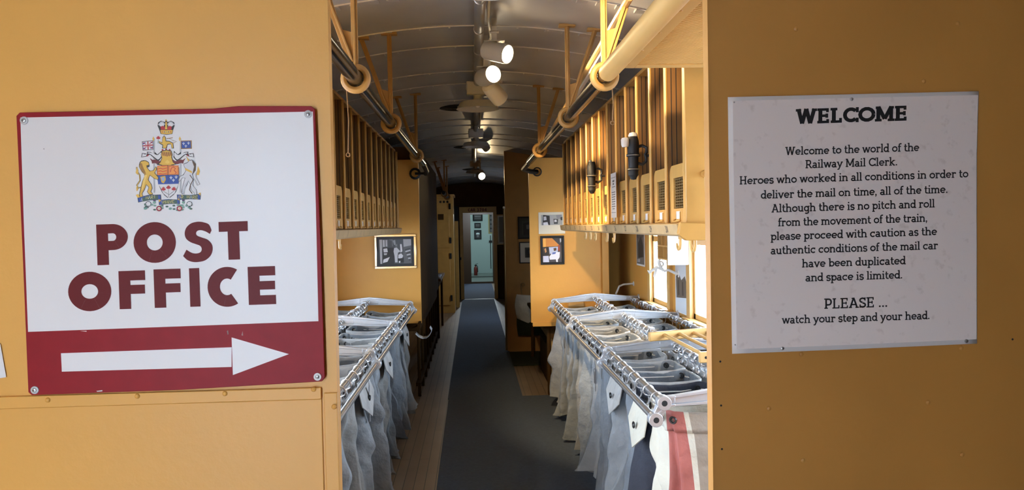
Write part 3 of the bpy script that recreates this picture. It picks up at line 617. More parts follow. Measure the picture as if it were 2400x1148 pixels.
def pline(txt, x0, x1, base, capx, w=.125, space=.34):
    qs, wd = text_quads(txt, w, slab, space); k = (x1-x0)/wd
    for n_, q in enumerate(qs): b.poly([sheet(*inv(x0+p[0]*k, base-p[1]*capx-(p[0]*k-(x1-x0)/2)*.0315), .0016+1.5e-5*(n_ % 9)) for p in q])
pline('WELCOME', 1864, 2126, 287, 35, .235)
for t, x0, x1, y in (('Welcome to the world of the', 1840, 2154, 359), ('Railway Mail Clerk.', 1887, 2104, 391), ('Heroes who worked in all conditions in order to', 1733, 2270, 424), ('deliver the mail on time, all of the time.', 1783, 2222, 459),
                     ('Although there is no pitch and roll', 1808, 2191, 492), ('from the movement of the train,', 1823, 2174, 525), ('please proceed with caution as the', 1806, 2196, 557), ('authentic conditions of the mail car', 1806, 2198, 590),
                     ('have been duplicated', 1879, 2122, 623), ('and space is limited.', 1887, 2115, 656)): pline(t, x0, x1, y, 19.5, .158)
pline('PLEASE ...', 1930, 2080, 721, 24, .155); pline('watch your step and your head.', 1832, 2179, 753, 19.5, .158)
b.build('lettering', ink((14, 13, 14)), poster, smooth=0)
for px, py, r_ in ((1994, 233, .0030), (1833, 816, .0030), (2265, 799, .0034), (1720, 240, .0014), (1723, 808, .0012)):
    p = sheet(*inv(px, py), .0014); b = MB(); b.lathe([(r_, 0), (r_*.9, .0012), (r_*.4, .002), (0, .0021)], p, (0, -1, 0), 12); b.build('screw', STEEL, poster)
# notice whose corner just enters on the far left
ps = [on_wall(*p, YF-.003) for p in ((-70, 790), (0, 806), (14, 884), (-66, 896))]
b = MB(); b.prism(ps, YF-.0025, YF-.0015, 'xz'); tag(b.build('paper_notice', PAPER), 'corner of a white paper notice left of the red sign', 'notice')
# ================================================================== OVERHEAD LETTER CASES
def letter_case(name, label, fx, s, y0, n, pitch, depth, nums=None, missing=()):
    # fx: front plane, s: +1 case on the right wall, -1 on the left; y0: near end; n cells
    t = thing(name, label, 'letter case', (fx, y0, 1.46)); y1 = y0+n*pitch; z0, z1 = 1.497, 2.115; bx = fx+s*depth
    X = lambda a, b_: (min(a, b_), max(a, b_))
    b = MB(); b.box(*X(bx, bx+s*.014), y0, y1, z0, z1, 1)
    for i in range(n):
        for q in (.33, .66): yy = y0+(i+q)*pitch; b.box(*X(bx-s*.006, bx), yy-.003, yy+.003, z0, z1, 2)
    b.box(*X(fx+s*.004, bx), y0, y1, z1, z1+.014, 0); b.box(*X(fx+s*.002, bx), y0, y1, z0-.014, z0, 0)
    b.build('carcass', [BOX, WOODIN, DARK], t)
    div = MB(); div.box(*X(fx+s*.006, bx), -.0055, .0055, z0, z1, 1); [div.box(*X(fx+s*q, fx+s*(q+.003)), -.0062, .0062, z0, z1, 2) for q in (.018, .036, .058)]; div.tube([(fx, 0, z0), (fx, 0, z1)], .0068, 8, 0); me = div.mesh('divider', [BOX, WOODIN, DARK], off=(fx, 0, 1.46))
    for i in range(n+1): inst('divider', me, t, (0, i*pitch, 0))
    hw = pitch/2-.007; wz0, wz1, wy = 1.548, 1.655, hw-.050; top = 1.700
    f = MB(); xa, xb = X(fx+s*.010, fx+s*.020)
    oc = [(-hw, z0+.002), (hw, z0+.002), (hw, top-.03)]+[(hw-.03+.03*math.cos(a), top-.03+.03*math.sin(a)) for a in (.4, .8, 1.2)]+[(hw-.03, top), (-hw+.03, top)]+[(-hw+.03-.03*math.cos(a), top-.03+.03*math.sin(a)) for a in (1.2, .8, .4)]+[(-hw, top-.03)]
    # panel as four slabs around the opening, the upper one with rounded shoulders
    f.prism([p for p in [(-hw, wz1)]+[(hw, wz1)]+oc[2:]], xa, xb, 'yz'); f.box(xa, xb, -hw, hw, z0+.002, wz0); f.box(xa, xb, -hw, -wy, wz0, wz1); f.box(xa, xb, wy, hw, wz0, wz1)
    bx2 = fx+s*.11; f.box(*X(bx2, bx2+s*.01), -hw, hw, z0, 1.66, 1)
    fm = f.mesh('bin_front', [BOX, WOODIN], off=(fx, 0, 1.46))
    g = MB(); xg = fx+s*.016
    for k in range(9):
        yy = -wy+(k+.5)*2*wy/9; g.bar((xg+s*.001*(k % 2), yy, wz0), (xg+s*.001*(k % 2), yy, wz1), .0022, .0022, (1, 0, 0))
    for k in range(11):
        zz = wz0+(k+.5)*(wz1-wz0)/11; g.bar((xg, -wy, zz), (xg, wy, zz), .0022, .0034, (1, 0, 0))
    gm = g.mesh('grille', BRASS, off=(fx, 0, 1.46))
    h = MB(); xh = fx+s*.0105; h.box(*X(xh, xh-s*.004), -.026, .026, 1.508, 1.511); h.box(*X(xh, xh-s*.004), -.026, -.023, 1.508, 1.536); h.box(*X(xh, xh-s*.004), .023, .026, 1.508, 1.536)
    h.tube([(xh-s*.003, -.03, 1.507), (xh-s*.014, -.01, 1.503), (xh-s*.016, .02, 1.503), (xh-s*.003, .035, 1.510)], .003, 6); hm = h.mesh('card_holder', BOX, off=(fx, 0, 1.46))
    k_ = MB(); k_.box(*X(xh-s*.001, xh-s*.003), -.021, .021, 1.512, 1.538); km = k_.mesh('card', PAPER, off=(fx, 0, 1.46))
    for i in range(n):
        bf = inst('bin_front', fm, t, (0, (i+.5)*pitch, 0))
        if i not in missing: inst('grille', gm, bf)
        inst('card_holder', hm, bf); inst('card', km, bf)
    l = MB(); prof = [(fx-s*.004, 1.498), (fx-s*.036, 1.494), (fx-s*.028, 1.458), (fx-s*.004, 1.452), (fx+s*.16, 1.452), (fx+s*.16, 1.482), (fx+s*.01, 1.483)]
    l.prism(prof, y0-.02, y1, 'xz')
    ld = l.build('ledge', LEDGE, t, bevel=.002)
    for i in range(n):                          # painted marks on the sloping face of the ledge
        yc = y0+(i+.5)*pitch; mk = MB()
        if nums:
            qs, wd = text_quads(str(nums[i]), .2, digit)
            for n_, q in enumerate(qs): mk.poly([(fx-s*(.0364+1e-5*(n_ % 7)-(.5-(p[1]-.5)*.62)*.008), yc+(wd/2-p[0])*.026*s, 1.465+p[1]*.024) for p in q])
        else: mk.poly([(fx-s*.0363, yc-.002, 1.491), (fx-s*.0363, yc+.002, 1.491), (fx-s*.0295, yc+.012, 1.462), (fx-s*.0295, yc+.008, 1.462)])
        mk.build('numeral' if nums else 'division_mark', ink((30, 22, 16)), t, smooth=0)
    return t, X, y1
cr_, X, ye = letter_case('letter_case', 'ochre overhead letter case with mesh fronted bins on the window side wall', .70, 1, 2.47, 14, .2365, .36, [30-i for i in range(14)])
b = MB(); b.box(.694, 1.34, 2.44, 2.47, 1.485, 2.10); b.prism([(.672, 1.50), (.664, 1.462), (.690, 1.440), (.86, 1.440), (.875, 1.49)], 2.425, 2.452, 'xz')
b.build('end_panel', BOX, cr_, bevel=.003)
b = MB(); b.box(.70, 1.06, 5.781, 5.80, 1.48, 2.115); b.build('end_panel', BOX, cr_, bevel=.002)
def coat_hook(b, x, y, z, s, k=1.0):            # double curled hook hanging from the ledge, opening toward the aisle
    b.box(x-.008*k, x+.008*k, y-.006*k, y+.006*k, z-.012*k, z)
    b.tube([(x, y, z-.008*k), (x, y, z-.030*k), (x-s*.010*k, y, z-.046*k), (x-s*.026*k, y, z-.050*k), (x-s*.040*k, y, z-.042*k), (x-s*.046*k, y, z-.028*k)], [.006*k, .006*k, .006*k, .0055*k, .005*k, .0035*k], 6)
hr = MB(); coat_hook(hr, 0, 0, 0, -1); hmr = hr.mesh('hook', TAN)
for yy in (2.50, 2.68, 3.95, 4.15, 4.55, 4.75, 4.95): inst('hook', hmr, cr_, (.74-.70, yy-2.47, 1.452-1.46), (0, 0, R(90)))
cl_, X, ye = letter_case('letter_case', 'ochre overhead letter case with mesh fronted bins by the POST OFFICE side', -.61, -1, 2.918, 13, .2535, .36, None, missing=(7,))
for yy in (3.50, 3.68): inst('hook', hmr, cl_, (-.03, yy-2.918, 1.452-1.46), (0, 0, R(90)))
b = MB(); b.box(-.97, -.60, 6.214, 6.23, 1.48, 2.115); b.build('end_panel', BOX, cl_, bevel=.002)
b = MB(); b.box(-.99, -.60, 2.90, 2.914, 1.48, 2.115); b.box(-1.275, -.99, 2.90, 2.914, 1.48, 2.07); b.build('end_panel', BOX, cl_, bevel=.002)
# bulkheads between the cases and the roof sides carry the cases on the walls
for nm, x0, x1, y0, y1 in (('trim_5', 1.075, 1.36, 2.48, 5.77), ('trim_6', -1.28, -.99, 2.92, 6.23)):
    b = MB(); b.box(x0, x1, y0, y1, 2.09, 2.115); b.box(x0, x1, y0, y1, 1.48, 1.50); struct(b.build(nm, BOX))
# notice card on the right case
nc = thing('notice_card', 'narrow white printed card pinned over a bin of the right letter case', 'notice', (.687, 3.66, 1.64))
b = MB(); b.box(.6865, .6885, 3.605, 3.735, 1.528, 1.745); b.build('card', PAPER, nc)
b = MB(); xx = .6862
b.poly([(xx, 3.612, 1.722), (xx, 3.728, 1.722), (xx, 3.728, 1.724), (xx, 3.612, 1.724)]); b.poly([(xx, 3.612, 1.552), (xx, 3.728, 1.552), (xx, 3.728, 1.554), (xx, 3.612, 1.554)])
for k, (w, h) in enumerate(((.03, .008), (.02, .007), (.05, .003))): z = 1.706-k*.014; b.poly([(xx, 3.67-w, z-h/2), (xx, 3.67+w*.6, z-h/2), (xx, 3.67+w*.6, z+h/2), (xx, 3.67-w, z+h/2)])
for k in range(8): z = 1.652-k*.0115; w = (.05, .046, .05, .048, .05, .044, .05, .03)[k]; b.poly([(xx, 3.67-w, z-.0018), (xx, 3.67+w*.9, z-.0018), (xx, 3.67+w*.9, z+.0018), (xx, 3.67-w, z+.0018)])
b.build('print', ink((70, 70, 76)), nc, smooth=0)
hk = MB(); hk.tube([(.758, 2.438, 1.655), (.752, 2.40, 1.650), (.742, 2.385, 1.640), (.748, 2.40, 1.60), (.765, 2.42, 1.545)], .005, 6); hk.lathe([(.014, 0), (.012, .004), (0, .005)], (.758, 2.44, 1.655), (0, -1, 0), 10)
tag(hk.build('rod_hook', BOX), 'thin brown rod hook on the end panel of the right letter case by the doorway', 'hook')
# black bracket lamps clamped on the right case
def bracket_lamp(y, x, z, label, white):
    t = thing('bracket_lamp', label, 'bracket lamp', (x, y, z), (0, 0, 0), 'bracket lamps on the letter case')
    b = MB(); b.lathe([(0, -.085), (.010, -.083), (.014, -.074), (.020, -.066), (.020, -.048), (.0235, -.046), (.0235, -.040), (.019, -.038), (.021, .006), (.027, .008), (.027, .016), (.022, .018), (.024, .05), (.021, .075), (.018, .086), (0, .087)], (0, 0, 0), (0, 0, 1), 18)
    for a in range(6): b.box(.019*math.cos(a)-.003, .019*math.cos(a)+.003, .019*math.sin(a)-.003, .019*math.sin(a)+.003, .018, .07)
    b.build('body', BLACK, t, world=False)
    b = MB(); b.tube([(.012, 0, .045), (.036, -.003, .050), (.052, -.006, .042), (.052, -.006, .022), (.046, -.006, .014), (.050, -.006, .004), (.050, -.006, -.012), (.036, -.003, -.024), (.010, 0, -.018)], .0065, 7)
    b.tube([(.05, -.006, .01), (.07, -.008, .01)], .006, 6); b.build('loop_bracket', BLACK, t, world=False)
    b = MB(); b.torus((0, 0, .012), (0, 0, 1), .0262, .0022, 20, 5); b.torus((0, 0, -.043), (0, 0, 1), .0232, .0018, 20, 5); b.build('ring_band', STEEL, t, world=False)
    if white:
        b = MB(); b.lathe([(0, .082), (.017, .083), (.019, .090), (.014, .100), (0, .104)], n=16); b.build('cap', WHITE, t, world=False)
        b = MB(); b.lathe([(0, -.018), (.013, -.017), (.016, -.008), (.016, .012), (.012, .019), (0, .021)], (-.033, -.006, .062), (-.05, 0, 1), 14); b.tube([(-.02, 0, .066), (-.03, -.004, .064)], .008, 6); b.build('bulb', WHITE, t, world=False)
    else:
        b = MB(); b.ball((-.006, 0, .090), .008); b.build('cap', GREYE, t, world=False)
bracket_lamp(2.985, .640, 1.756, 'black bracket lamp with white cap and bulb, nearer one on the letter case', True)
bracket_lamp(4.035, .640, 1.745, 'all black bracket lamp left of the white printed card', False)

# ================================================================== OVERHEAD RAILS WITH V HANGERS
def hanger(t, x, y, zr, s):                     # forged V bracket from the roof to the rail
    b = MB(); zt = cz(x)-.004; xo = x+s*.125; zo = cz(xo)-.004
    b.bar((x, y, zt), (x, y, zr+.02), .020, .012, (0, 1, 0)); b.bar((x, y-.008, zt), (x, y-.008, zr+.03), .007, .012, (0, 1, 0))
    b.bar((xo, y, zo), (x+s*.006, y, zr+.03), .020, .012, (0, 1, 0)); b.bar((xo, y-.008, zo), (x+s*.006, y-.008, zr+.05), .007, .012, (0, 1, 0))
    b.prism([(x-.008, zr+.02), (x+.010, zr+.02), (x+s*.045, zr+.155), (x-s*.008, zr+.14)], y-.005, y+.005, 'xz')
    for xx, zz in ((x, zt), (xo, zo)): b.box(xx-.036, xx+.036, y-.020, y+.014, zz-.006, zz+.006)
    b.torus((x, y, zr), (0, 1, 0), .036, .012, 22, 8)
    o = b.build('hanger', TAN_OCH, t, bevel=.0015); return o
TAN_OCH = mat('rail_hanger_paint', (.43, .235, .065), .45, noise_amt=.2, nscale=14)
def rail(label, x, s, y0, y1, ys, zr=1.97, m=GPIPE):
    t = thing('overhead_rail', label, 'handrail', (x, y0, zr), group='overhead rails')
    b = MB(); b.tube([(x, y0, zr), (x, y1, zr)], .0235, 16); b.build('pipe', m, t)
    for y in ys: hanger(t, x, y, zr, s)
    return t
rl = rail('black overhead rail hung on V brackets above the POST OFFICE side', -.358, -1, 1.40, 5.62, (1.42, 2.42, 3.46, 5.02))
b = MB(); b.tube([(-.358, 5.55, 1.97), (-.358, 5.80, 1.965), (-.37, 6.3, 1.96), (-.39, 6.49, 1.955)], .02, 10); b.lathe([(.05, 0), (.05, .008), (.03, .016)], (-.48, 6.50, 1.955), (0, -1, 0), 14)
b.bar((-.39, 6.485, 1.955), (-.48, 6.485, 1.955), .02, .02); b.build('end_bracket', BLACK, rl)
rr_ = rail('black overhead rail hung on V brackets above the window side', .430, 1, 1.40, 5.62, (1.42, 2.42, 3.34, 4.78))
b = MB(); b.tube([(.43, 5.55, 1.97), (.43, 6.30, 1.965), (.50, 6.45, 1.955), (.56, 6.49, 1.955)], .02, 10); b.lathe([(.04, 0), (.04, .008), (.03, .016)], (.56, 6.50, 1.955), (0, -1, 0), 14); b.build('end_bracket', BLACK, rr_)
b = MB(); b.tube([(.430, 1.405, 1.971), (.430, 2.36, 1.971)], .0285, 16); b.build('tan_sleeve', TAN, rr_)
rail('dark rail stub on V brackets above the far desk', -.36, -1, 9.6, 11.4, (10.0, 11.0), 1.93, BLACK)
# cords hanging from the rails
for x, y, z1, lab in ((-.39, 2.44, 1.74, 'thin brown cord hanging from the first ring of the left rail'), (.455, 2.43, 1.83, 'thin brown cord hanging from the sleeved ring of the right rail')):
    b = MB(); b.tube([(x, y, 1.94), (x+.004, y, (1.94+z1)/2), (x, y, z1)], .002, 6); b.torus((x, y, z1-.006), (0, 1, 0), .006, .002, 10, 5)
    tag(b.build('hanging_cord', mat('brown_cord', (.20, .10, .03), .7)), lab, 'cord')
# pole stowed on the hangers
po = thing('stowed_pole', 'pale wooden pole stowed across the V brackets of the right rail', 'pole', (.52, 3.3, 2.14))
b = MB(); b.tube([(.50, 2.35, 2.20), (.53, 4.95, 2.115)], .013, 10); b.build('shaft', TAN, po)
b = MB(); b.bar((.513, 2.6, 2.172), (.532, 4.4, 2.113), .014, .012); b.build('white_edge', WHITE, po)
# luggage rack with wire mesh floor, top right
lr = thing('luggage_rack', 'tan luggage rack with woven wire floor above the right case end', 'luggage rack', (.48, 2.39, 2.0))
b = MB(); b.box(.470, .520, 1.40, 2.395, 1.990, 2.004); b.box(.520, 1.355, 2.355, 2.395, 1.990, 2.006); b.box(1.33, 1.355, 1.40, 2.355, 1.99, 2.02)
for yy in (1.55, 1.75, 1.95, 2.15, 2.33): b.lathe([(.007, 0), (.004, .003), (0, .0034)], (.49, yy, 1.990), (0, 0, -1), 10)
b.build('frame', TAN, lr, bevel=.002)
b = MB(); n = 0
c = -.95
while c < 2.1:                                  # diagonal wires both ways
    for sg in (1, -1):
        pts = []
        for x in (.512, 1.332):
            pass
        # line y = 1.4 + sg*(x-.51)*1.0 + c, clipped to the rack
        x0, x1 = .512, 1.332; y_at = lambda x: (1.4+c+(x-.512)) if sg == 1 else (1.4+c+(1.332-x))
        lo, hi = x0, x1
        if sg == 1: lo = max(x0, .512+(1.40-1.4-c)); hi = min(x1, .512+(2.356-1.4-c))
        else: hi = min(x1, 1.332-(1.40-1.4-c)); lo = max(x0, 1.332-(2.356-1.4-c))
        if hi-lo > .01: b.bar((lo, y_at(lo), 1.998+.002*sg), (hi, y_at(hi), 1.998+.002*sg), .0050, .004)
    c += .0205
b.build('wire_floor', TAN, lr, smooth=0)

# ================================================================== CEILING FITTINGS
cd = thing('ceiling_conduit', 'grey pipe conduit running along the middle of the vaulted ceiling', 'conduit', (.045, 1.4, 2.36))
b = MB(); b.tube([(.045, 1.35, 2.362), (.045, 13.0, 2.362)], .022, 14)
for yy in (1.8, 2.9, 3.35, 3.75, 4.15, 5.6, 6.4, 7.9, 9.2): b.torus((.045, yy, 2.362), (0, 1, 0), .0225, .003, 14, 5)
b.build('pipe', STEEL_P if 'STEEL_P' in globals() else mat('galvanised_pipe', (.42, .42, .42), .35, .5, noise_amt=.2), cd)
b = MB(); b.tube([(.078, 1.4, 2.375), (.078, 2.5, 2.37), (.082, 3.2, 2.365), (.10, 3.45, 2.35), (.078, 3.7, 2.36), (.074, 4.5, 2.365)], .006, 6); b.tube([(.078, 4.75, 2.37), (.078, 7.2, 2.375)], .006, 6); b.build('cable', CREAMW, cd)
def dome(y, lab, m=CREAMW, dx=.0):
    t = thing('dome_lamp', lab, 'ceiling lamp', (.045+dx, y, 2.34), group='dome lamps along the ceiling'); x = .045+dx
    b = MB(); b.box(x-.066, x+.066, y-.04, y+.04, 2.292, 2.372); b.tube([(x-.07, y, 2.34), (x+.07, y, 2.34)], .018, 10); b.build('junction_box', m, t, bevel=.006)
    b = MB(); b.lathe([(.026, 2.300), (.026, 2.268), (.034, 2.262), (.060, 2.256), (.104, 2.250), (.112, 2.240), (.126, 2.212), (.130, 2.208)], (x, y, 0), (0, 0, 1), 36, 0)
    b.lathe([(.130, 2.208), (.124, 2.211), (.108, 2.238), (.05, 2.252), (0, 2.254)], (x, y, 0), (0, 0, 1), 36, 1); b.build('shade', [m, GREYE], t)
    b = MB(); b.ball((x, y, 2.232), .016); b.build('bulb', WHITE, t)
dome(2.28, 'white domed ceiling lamp cut off by the top edge of the picture', WHITE, .01)
dome(4.63, 'cream domed ceiling lamp on its junction box, in the middle of the vault')
dome(6.85, 'dim cream domed ceiling lamp beyond the brighter one', GREYE); dome(10.2, 'small domed lamp far along the ceiling above the lit spotlight', GREYE)
def track_spot(c, ax, lab, L=.135, r=.042, lit=True, m=GREYE, power=0, stem=True, beam=75):
    c = Vector(c); ax = Vector(ax).normalized(); t = thing('track_spotlight', lab, 'spotlight', c, group='spotlights along the ceiling')
    b = MB(); b.lathe([(0, -L), (r*.55, -L), (r*.92, -L+.012), (r, -L+.03), (r, 0), (r*.93, 0), (r*.90, -.018), (0, -.02)], c, ax, 24); b.build('can', m, t)
    if lit:
        b = MB(); b.lathe([(r*.925, -.008), (r*.6, -.003), (0, -.001)], c, ax, 24); b.build('lamp_face', LAMPON, t)
    if stem:
        p = c-ax*(L*.55); b = MB(); b.bar((p.x, p.y, p.z+r*.6), (p.x, p.y, cz(p.x)-.03), .022, .010, (0, 1, 0)); b.box(p.x-.012, p.x+.012, p.y-.012, p.y+.012, cz(p.x)-.035, cz(p.x)); b.lathe([(.006, -.02), (.006, .02)], (p.x, p.y-.01, cz(p.x)-.06), (1, 0, 0), 8)
        b.prism([(p.x-.045, p.z+r*1.0), (p.x+.045, p.z+r*1.0), (p.x+.045, p.z+r*1.08), (p.x-.045, p.z+r*1.08)], p.y-.02, p.y+.02, 'xz'); b.build('stem', m, t)
    if power: spot(c+ax*.012, ax, power, beam, .5, (1, .72, .38))
    return t
track_spot((.15, 1.75, 2.25), (.57, 1.38, -.34), 'unseen grey spotlight added near the doorway to light the right letter case', power=130, beam=24)  # added fixture out of view, brightens the case dividers
track_spot((.165, 3.28, 2.235), (.74, -.60, -.30), 'grey spotlight with a glowing face, topmost and nearest of its cluster', power=55)
track_spot((.110, 3.55, 2.205), (.42, -.88, -.02), 'lit spotlight tilted toward the viewer, middle one of the cluster', stem=True, power=4)
track_spot((.150, 3.78, 2.125), (.50, .60, -.50), 'spotlight turned away, its can coloured cream as if lit, lowest of the cluster', m=CREAMW, lit=True, power=170, L=.12)  # cream can colour stands in for yellow light falling on it
track_spot((.17, 8.2, 2.33), (.5, .6, -.5), 'dark unlit spotlight beside the second ceiling vent', lit=False)
track_spot((.135, 10.1, 2.16), (.30, -.92, -.22), 'small glowing spotlight far down the aisle', r=.05, power=30)
b = MB()
def vent(y, x, r, lab):
    b = MB(); z = cz(x)-.008; b.lathe([(r*.95, .010), (r, 0), (r*.9, -.004), (0, -.004)], (x, y, z), (0, 0, 1), 30, 0)
    for k in range(3): b.torus((x, y, z-.004), (0, 0, 1), r*(.3+.2*k), .003, 24, 5, 0)
    b.tube([(x+.01, y-r*.8, z-.004), (x+.01, y-r*.8, z-.03)], .006, 6, 1); tag(b.build('ceiling_vent', [DARK, WHITE]), lab, 'vent', 'round vents in the ceiling')
vent(5.75, -.10, .135, 'round black ceiling vent left of the cream dome lamp'); vent(8.6, -.06, .14, 'round black ceiling vent further down the vault'); vent(12.0, .0, .15, 'farthest round dark vent in the ceiling')
# ================================================================== MAIL BAG RACKS
def rack(name, label, s, xf, xw, bars, mids=(.335, .64)):
    # s: +1 right wall, -1 left; xf: aisle side tube; xw: wall
    t = thing(name, label, 'bag rack', (xf, bars[0], 0)); xm = xf+s*mids[0]; xb = xf+s*mids[1]; y0, y1 = bars[0], bars[-1]
    b = MB(); b.tube([(xf, y0, .87), (xf, y1, .87)], .0148, 12); b.build('hanging_tube', STEEL, t)
    b = MB(); b.tube([(xf-s*.030, y0, .812), (xf-s*.030, y1, .812)], .0130, 12); b.build('guard_tube', STEEL, t)
    b = MB(); b.tube([(xm, y0, .893), (xm, y1, .893)], .0125, 12); b.build('hanging_tube', STEEL, t)
    b = MB(); b.tube([(xb, y0, .880), (xb, y1, .880)], .0125, 12); b.build('hanging_tube', STEEL, t)
    for y in bars:                              # cast aluminium cross arms
        b = MB(); prof = [(0, .872, .019), (.04, .876, .019), (.26, .895, .030), (.335, .899, .033), (.41, .895, .030), (.60, .884, .02), (abs(xw-xf)-.003, .880, .02)]
        for (a, z, h), (a2, z2, h2) in zip(prof, prof[1:]):
            xs_ = (xf+s*a, xf+s*a2)
            for yo0, yo1, k0, k1 in ((-.013, .013, 1, .55), (-.013, .013, -.55, -1), (-.006, .006, .55, -.55)):
                v = len(b.v); b.v += [(xs_[0], y+yo0, z+h*k0), (xs_[1], y+yo0, z2+h2*k0), (xs_[1], y+yo0, z2+h2*k1), (xs_[0], y+yo0, z+h*k1), (xs_[0], y+yo1, z+h*k0), (xs_[1], y+yo1, z2+h2*k0), (xs_[1], y+yo1, z2+h2*k1), (xs_[0], y+yo1, z+h*k1)]
                for q in ((0, 1, 2, 3), (7, 6, 5, 4), (0, 4, 5, 1), (2, 6, 7, 3), (0, 3, 7, 4), (1, 5, 6, 2)): b.face([v+i for i in q])
        A, B = Vector((xf, y, .87)), Vector((xf-s*.030, y, .812))   # dog-bone end holding both tubes
        for p in (A, B): b.lathe([(.0105, -.02), (.0245, -.02), (.0255, -.012), (.0255, .02), (.0105, .02)], p, (0, -1, 0), 20)
        b.bar(A, B, .034, .030, (0, 1, 0))
        for p in (A, B): b.lathe([(.0105, .0198), (0, .0196)], p, (0, -1, 0), 16, 1)
        b.bar(A+Vector((s*.006, -.0165, -.016)), B+Vector((s*.0, -.0165, .016)), .008, .003, (0, 1, 0), 0)
        for xx, zz in ((xm, .893), (xb, .88)): b.lathe([(.012, -.022), (.019, -.022), (.019, .022), (.012, .022)], (xx, y, zz), (0, -1, 0), 14)
        b.lathe([(.035, 0), (.035, .008), (.02, .012)], (xw, y, .88), (-s, 0, 0), 12)
        b.build('cross_arm', [ALU, DARK], t, bevel=.0015)
    cm = MB(); cm.box(-.014, .014, -.030, .030, .010, .016); cm.box(-.014, .014, -.030, -.024, -.014, .016); cm.box(-.014, .014, .024, .030, -.014, .016); cme = cm.mesh('tube_clip', ALU)
    for xx, zz, n in ((xm, .893, 4), (xb, .88, 4)):
        for a, c in zip(bars, bars[1:]):
            for k in range(n): inst('tube_clip', cme, t, (xx-xf, a+(k+.6)*(c-a)/(n+.2)-bars[0], zz+.004))
    return t, xm, xb
rm = MB(); rm.torus((0, 0, -.006), (.15, 1, .1), .0205, .0026, 18, 6); rm.tube([(0, 0, -.031), (.004, .003, -.045), (.0, .006, -.058), (-.008, .004, -.066), (-.012, 0, -.058)], .0033, 6); RING = rm.mesh('hook_ring', mat('ring_steel', (.58, .59, .62), .3, .8))
gm_ = MB(); gm_.torus((0, 0, 0), (1, 0, 0), .0105, .0042, 16, 6); gm_.lathe([(.0075, 0), (0, 0)], (0, 0, 0), (1, 0, 0), 12); GROM = gm_.mesh('grommet', mat('dark_grommet', (.03, .032, .035), .35, .6))
BAGN = [0]
def sack(cx, cy, hx, hy, zt, s, label, group, m, seed, tubes, stripe=None, hem=None, zb=None, flap=None, strap=False, front=True):
    # an open canvas mail sack; s = +1 when the aisle lies toward -x
    rn = random.Random(seed); BAGN[0] += 1; N, L = 60, 26
    zb = zb if zb is not None else .02+rn.random()**2*.16
    ks = [(k, rn.random()*6.28, (rn.random()-.5)*3.0, (.5+rn.random())*a) for k, a in ((4, .9), (7, .9), (11, .7), (16, .45))]
    dx, dy = (rn.random()-.5)*.03, (rn.random()-.5)*.05; kick = (.005+rn.random()**2.5*.085)*(1 if front else 0); tp = .12+rn.random()*.3; tw = (rn.random()-.5)*.5; bend = rn.random()*6.28
    crease = [(rn.random()*6.28, .25+rn.random()*.65, .010+rn.random()*.016) for _ in range(13)]
    sg_ = .012+rn.random()*.022
    def P(th, q, off=0.0):
        e = .34+.66*min(1, q*1.4); c, sn = math.cos(th), math.sin(th)
        ux = math.copysign(abs(c)**e, c); uy = math.copysign(abs(sn)**e, sn)
        wx = hx*(1-.10*math.sin(PI*min(1, q*1.15)))+q**4*.02; wy = hy*(1-tp*q**2.2)*(1-.06*math.sin(PI*q))
        amp = (.003+.039*min(1, q*1.7))*(1-.25*q); f = sum(a*math.sin(k*th+ph+d*q*2+.6*math.sin(3*q+ph)) for k, ph, d, a in ks)*amp
        for ct, cq, ca in crease:
            dth = (th-ct+PI) % (2*PI)-PI; dq = q-cq-.25*dth; f -= ca*math.exp(-(dq*14)**2-(dth*1.3)**2)*math.sin(dq*22)
        nz = noise.noise(Vector((c*2+seed*3.1, sn*2, q*5)))*.014*min(1, q*3)
        x = wx*ux+(f+nz+off)*c; y = wy*uy+(f*.75+nz+off)*sn
        if -s*c > 0: x += -s*kick*max(0, -s*c)**3*q**3        # the lower corner kicks out toward the aisle
        a_ = tw*q*q*.5; x, y = x*math.cos(a_)-y*math.sin(a_), x*math.sin(a_)+y*math.cos(a_)
        sag = sg_*(1-min(1, ux*ux))+.010*abs(math.sin(1.5*PI*(uy+1)))*(abs(ux)**6)
        z = zt-q*(zt-zb)-sag*(1-q)**3*(1.0 if abs(uy) > .3 else .7)
        if q > .8: z += (q-.8)*5*(.012*math.sin(3*th+bend)+.010*math.sin(5*th+seed))
        y = max(-hy*.995, min(hy*.995, y)); x = min(hx, x) if s > 0 else max(-hx, x)
        if not front: x = max(-hx, min(hx, x))
        x -= dx*q*(1 if front else 0)*0
        return Vector((cx+x, cy+dy*q*.4+y, max(z, .006)))
    t = thing('mail_sack', label, 'mail sack', (cx, cy, zt), group=group)
    b = MB()
    for i in range(L+1):
        for j in range(N): b.v.append(tuple(P(2*PI*j/N, (i/L)**1.1)))
    for i in range(L):
        for j in range(N):
            mi = 0
            if stripe:
                th = 2*PI*(j+.5)/N
                if -s*math.cos(th) < 0 or True:
                    for a0, a1, k in stripe:
                        if a0 <= j < a1: mi = k
            b.face((i*N+j, i*N+(j+1) % N, (i+1)*N+(j+1) % N, (i+1)*N+j), mi)
    b.face([L*N+j for j in range(N)][::-1], 0)
    ms = m if isinstance(m, list) else [m]
    o = b.build('body', ms, t, smooth=60); md = o.modifiers.new('cloth', 'SOLIDIFY'); md.thickness = .0035; md.offset = 1; md2 = o.modifiers.new('soft', 'SUBSURF'); md2.levels = 1; md2.render_levels = 1
    b = MB(); rows = 5                          # folded hem along the mouth
    hq = [-.004, .012, .04, .07, .092]
    for q in hq:
        for j in range(N): p = P(2*PI*j/N, max(q, 0), .0022); p.z -= min(q, 0)*.8; b.v.append(tuple(p))
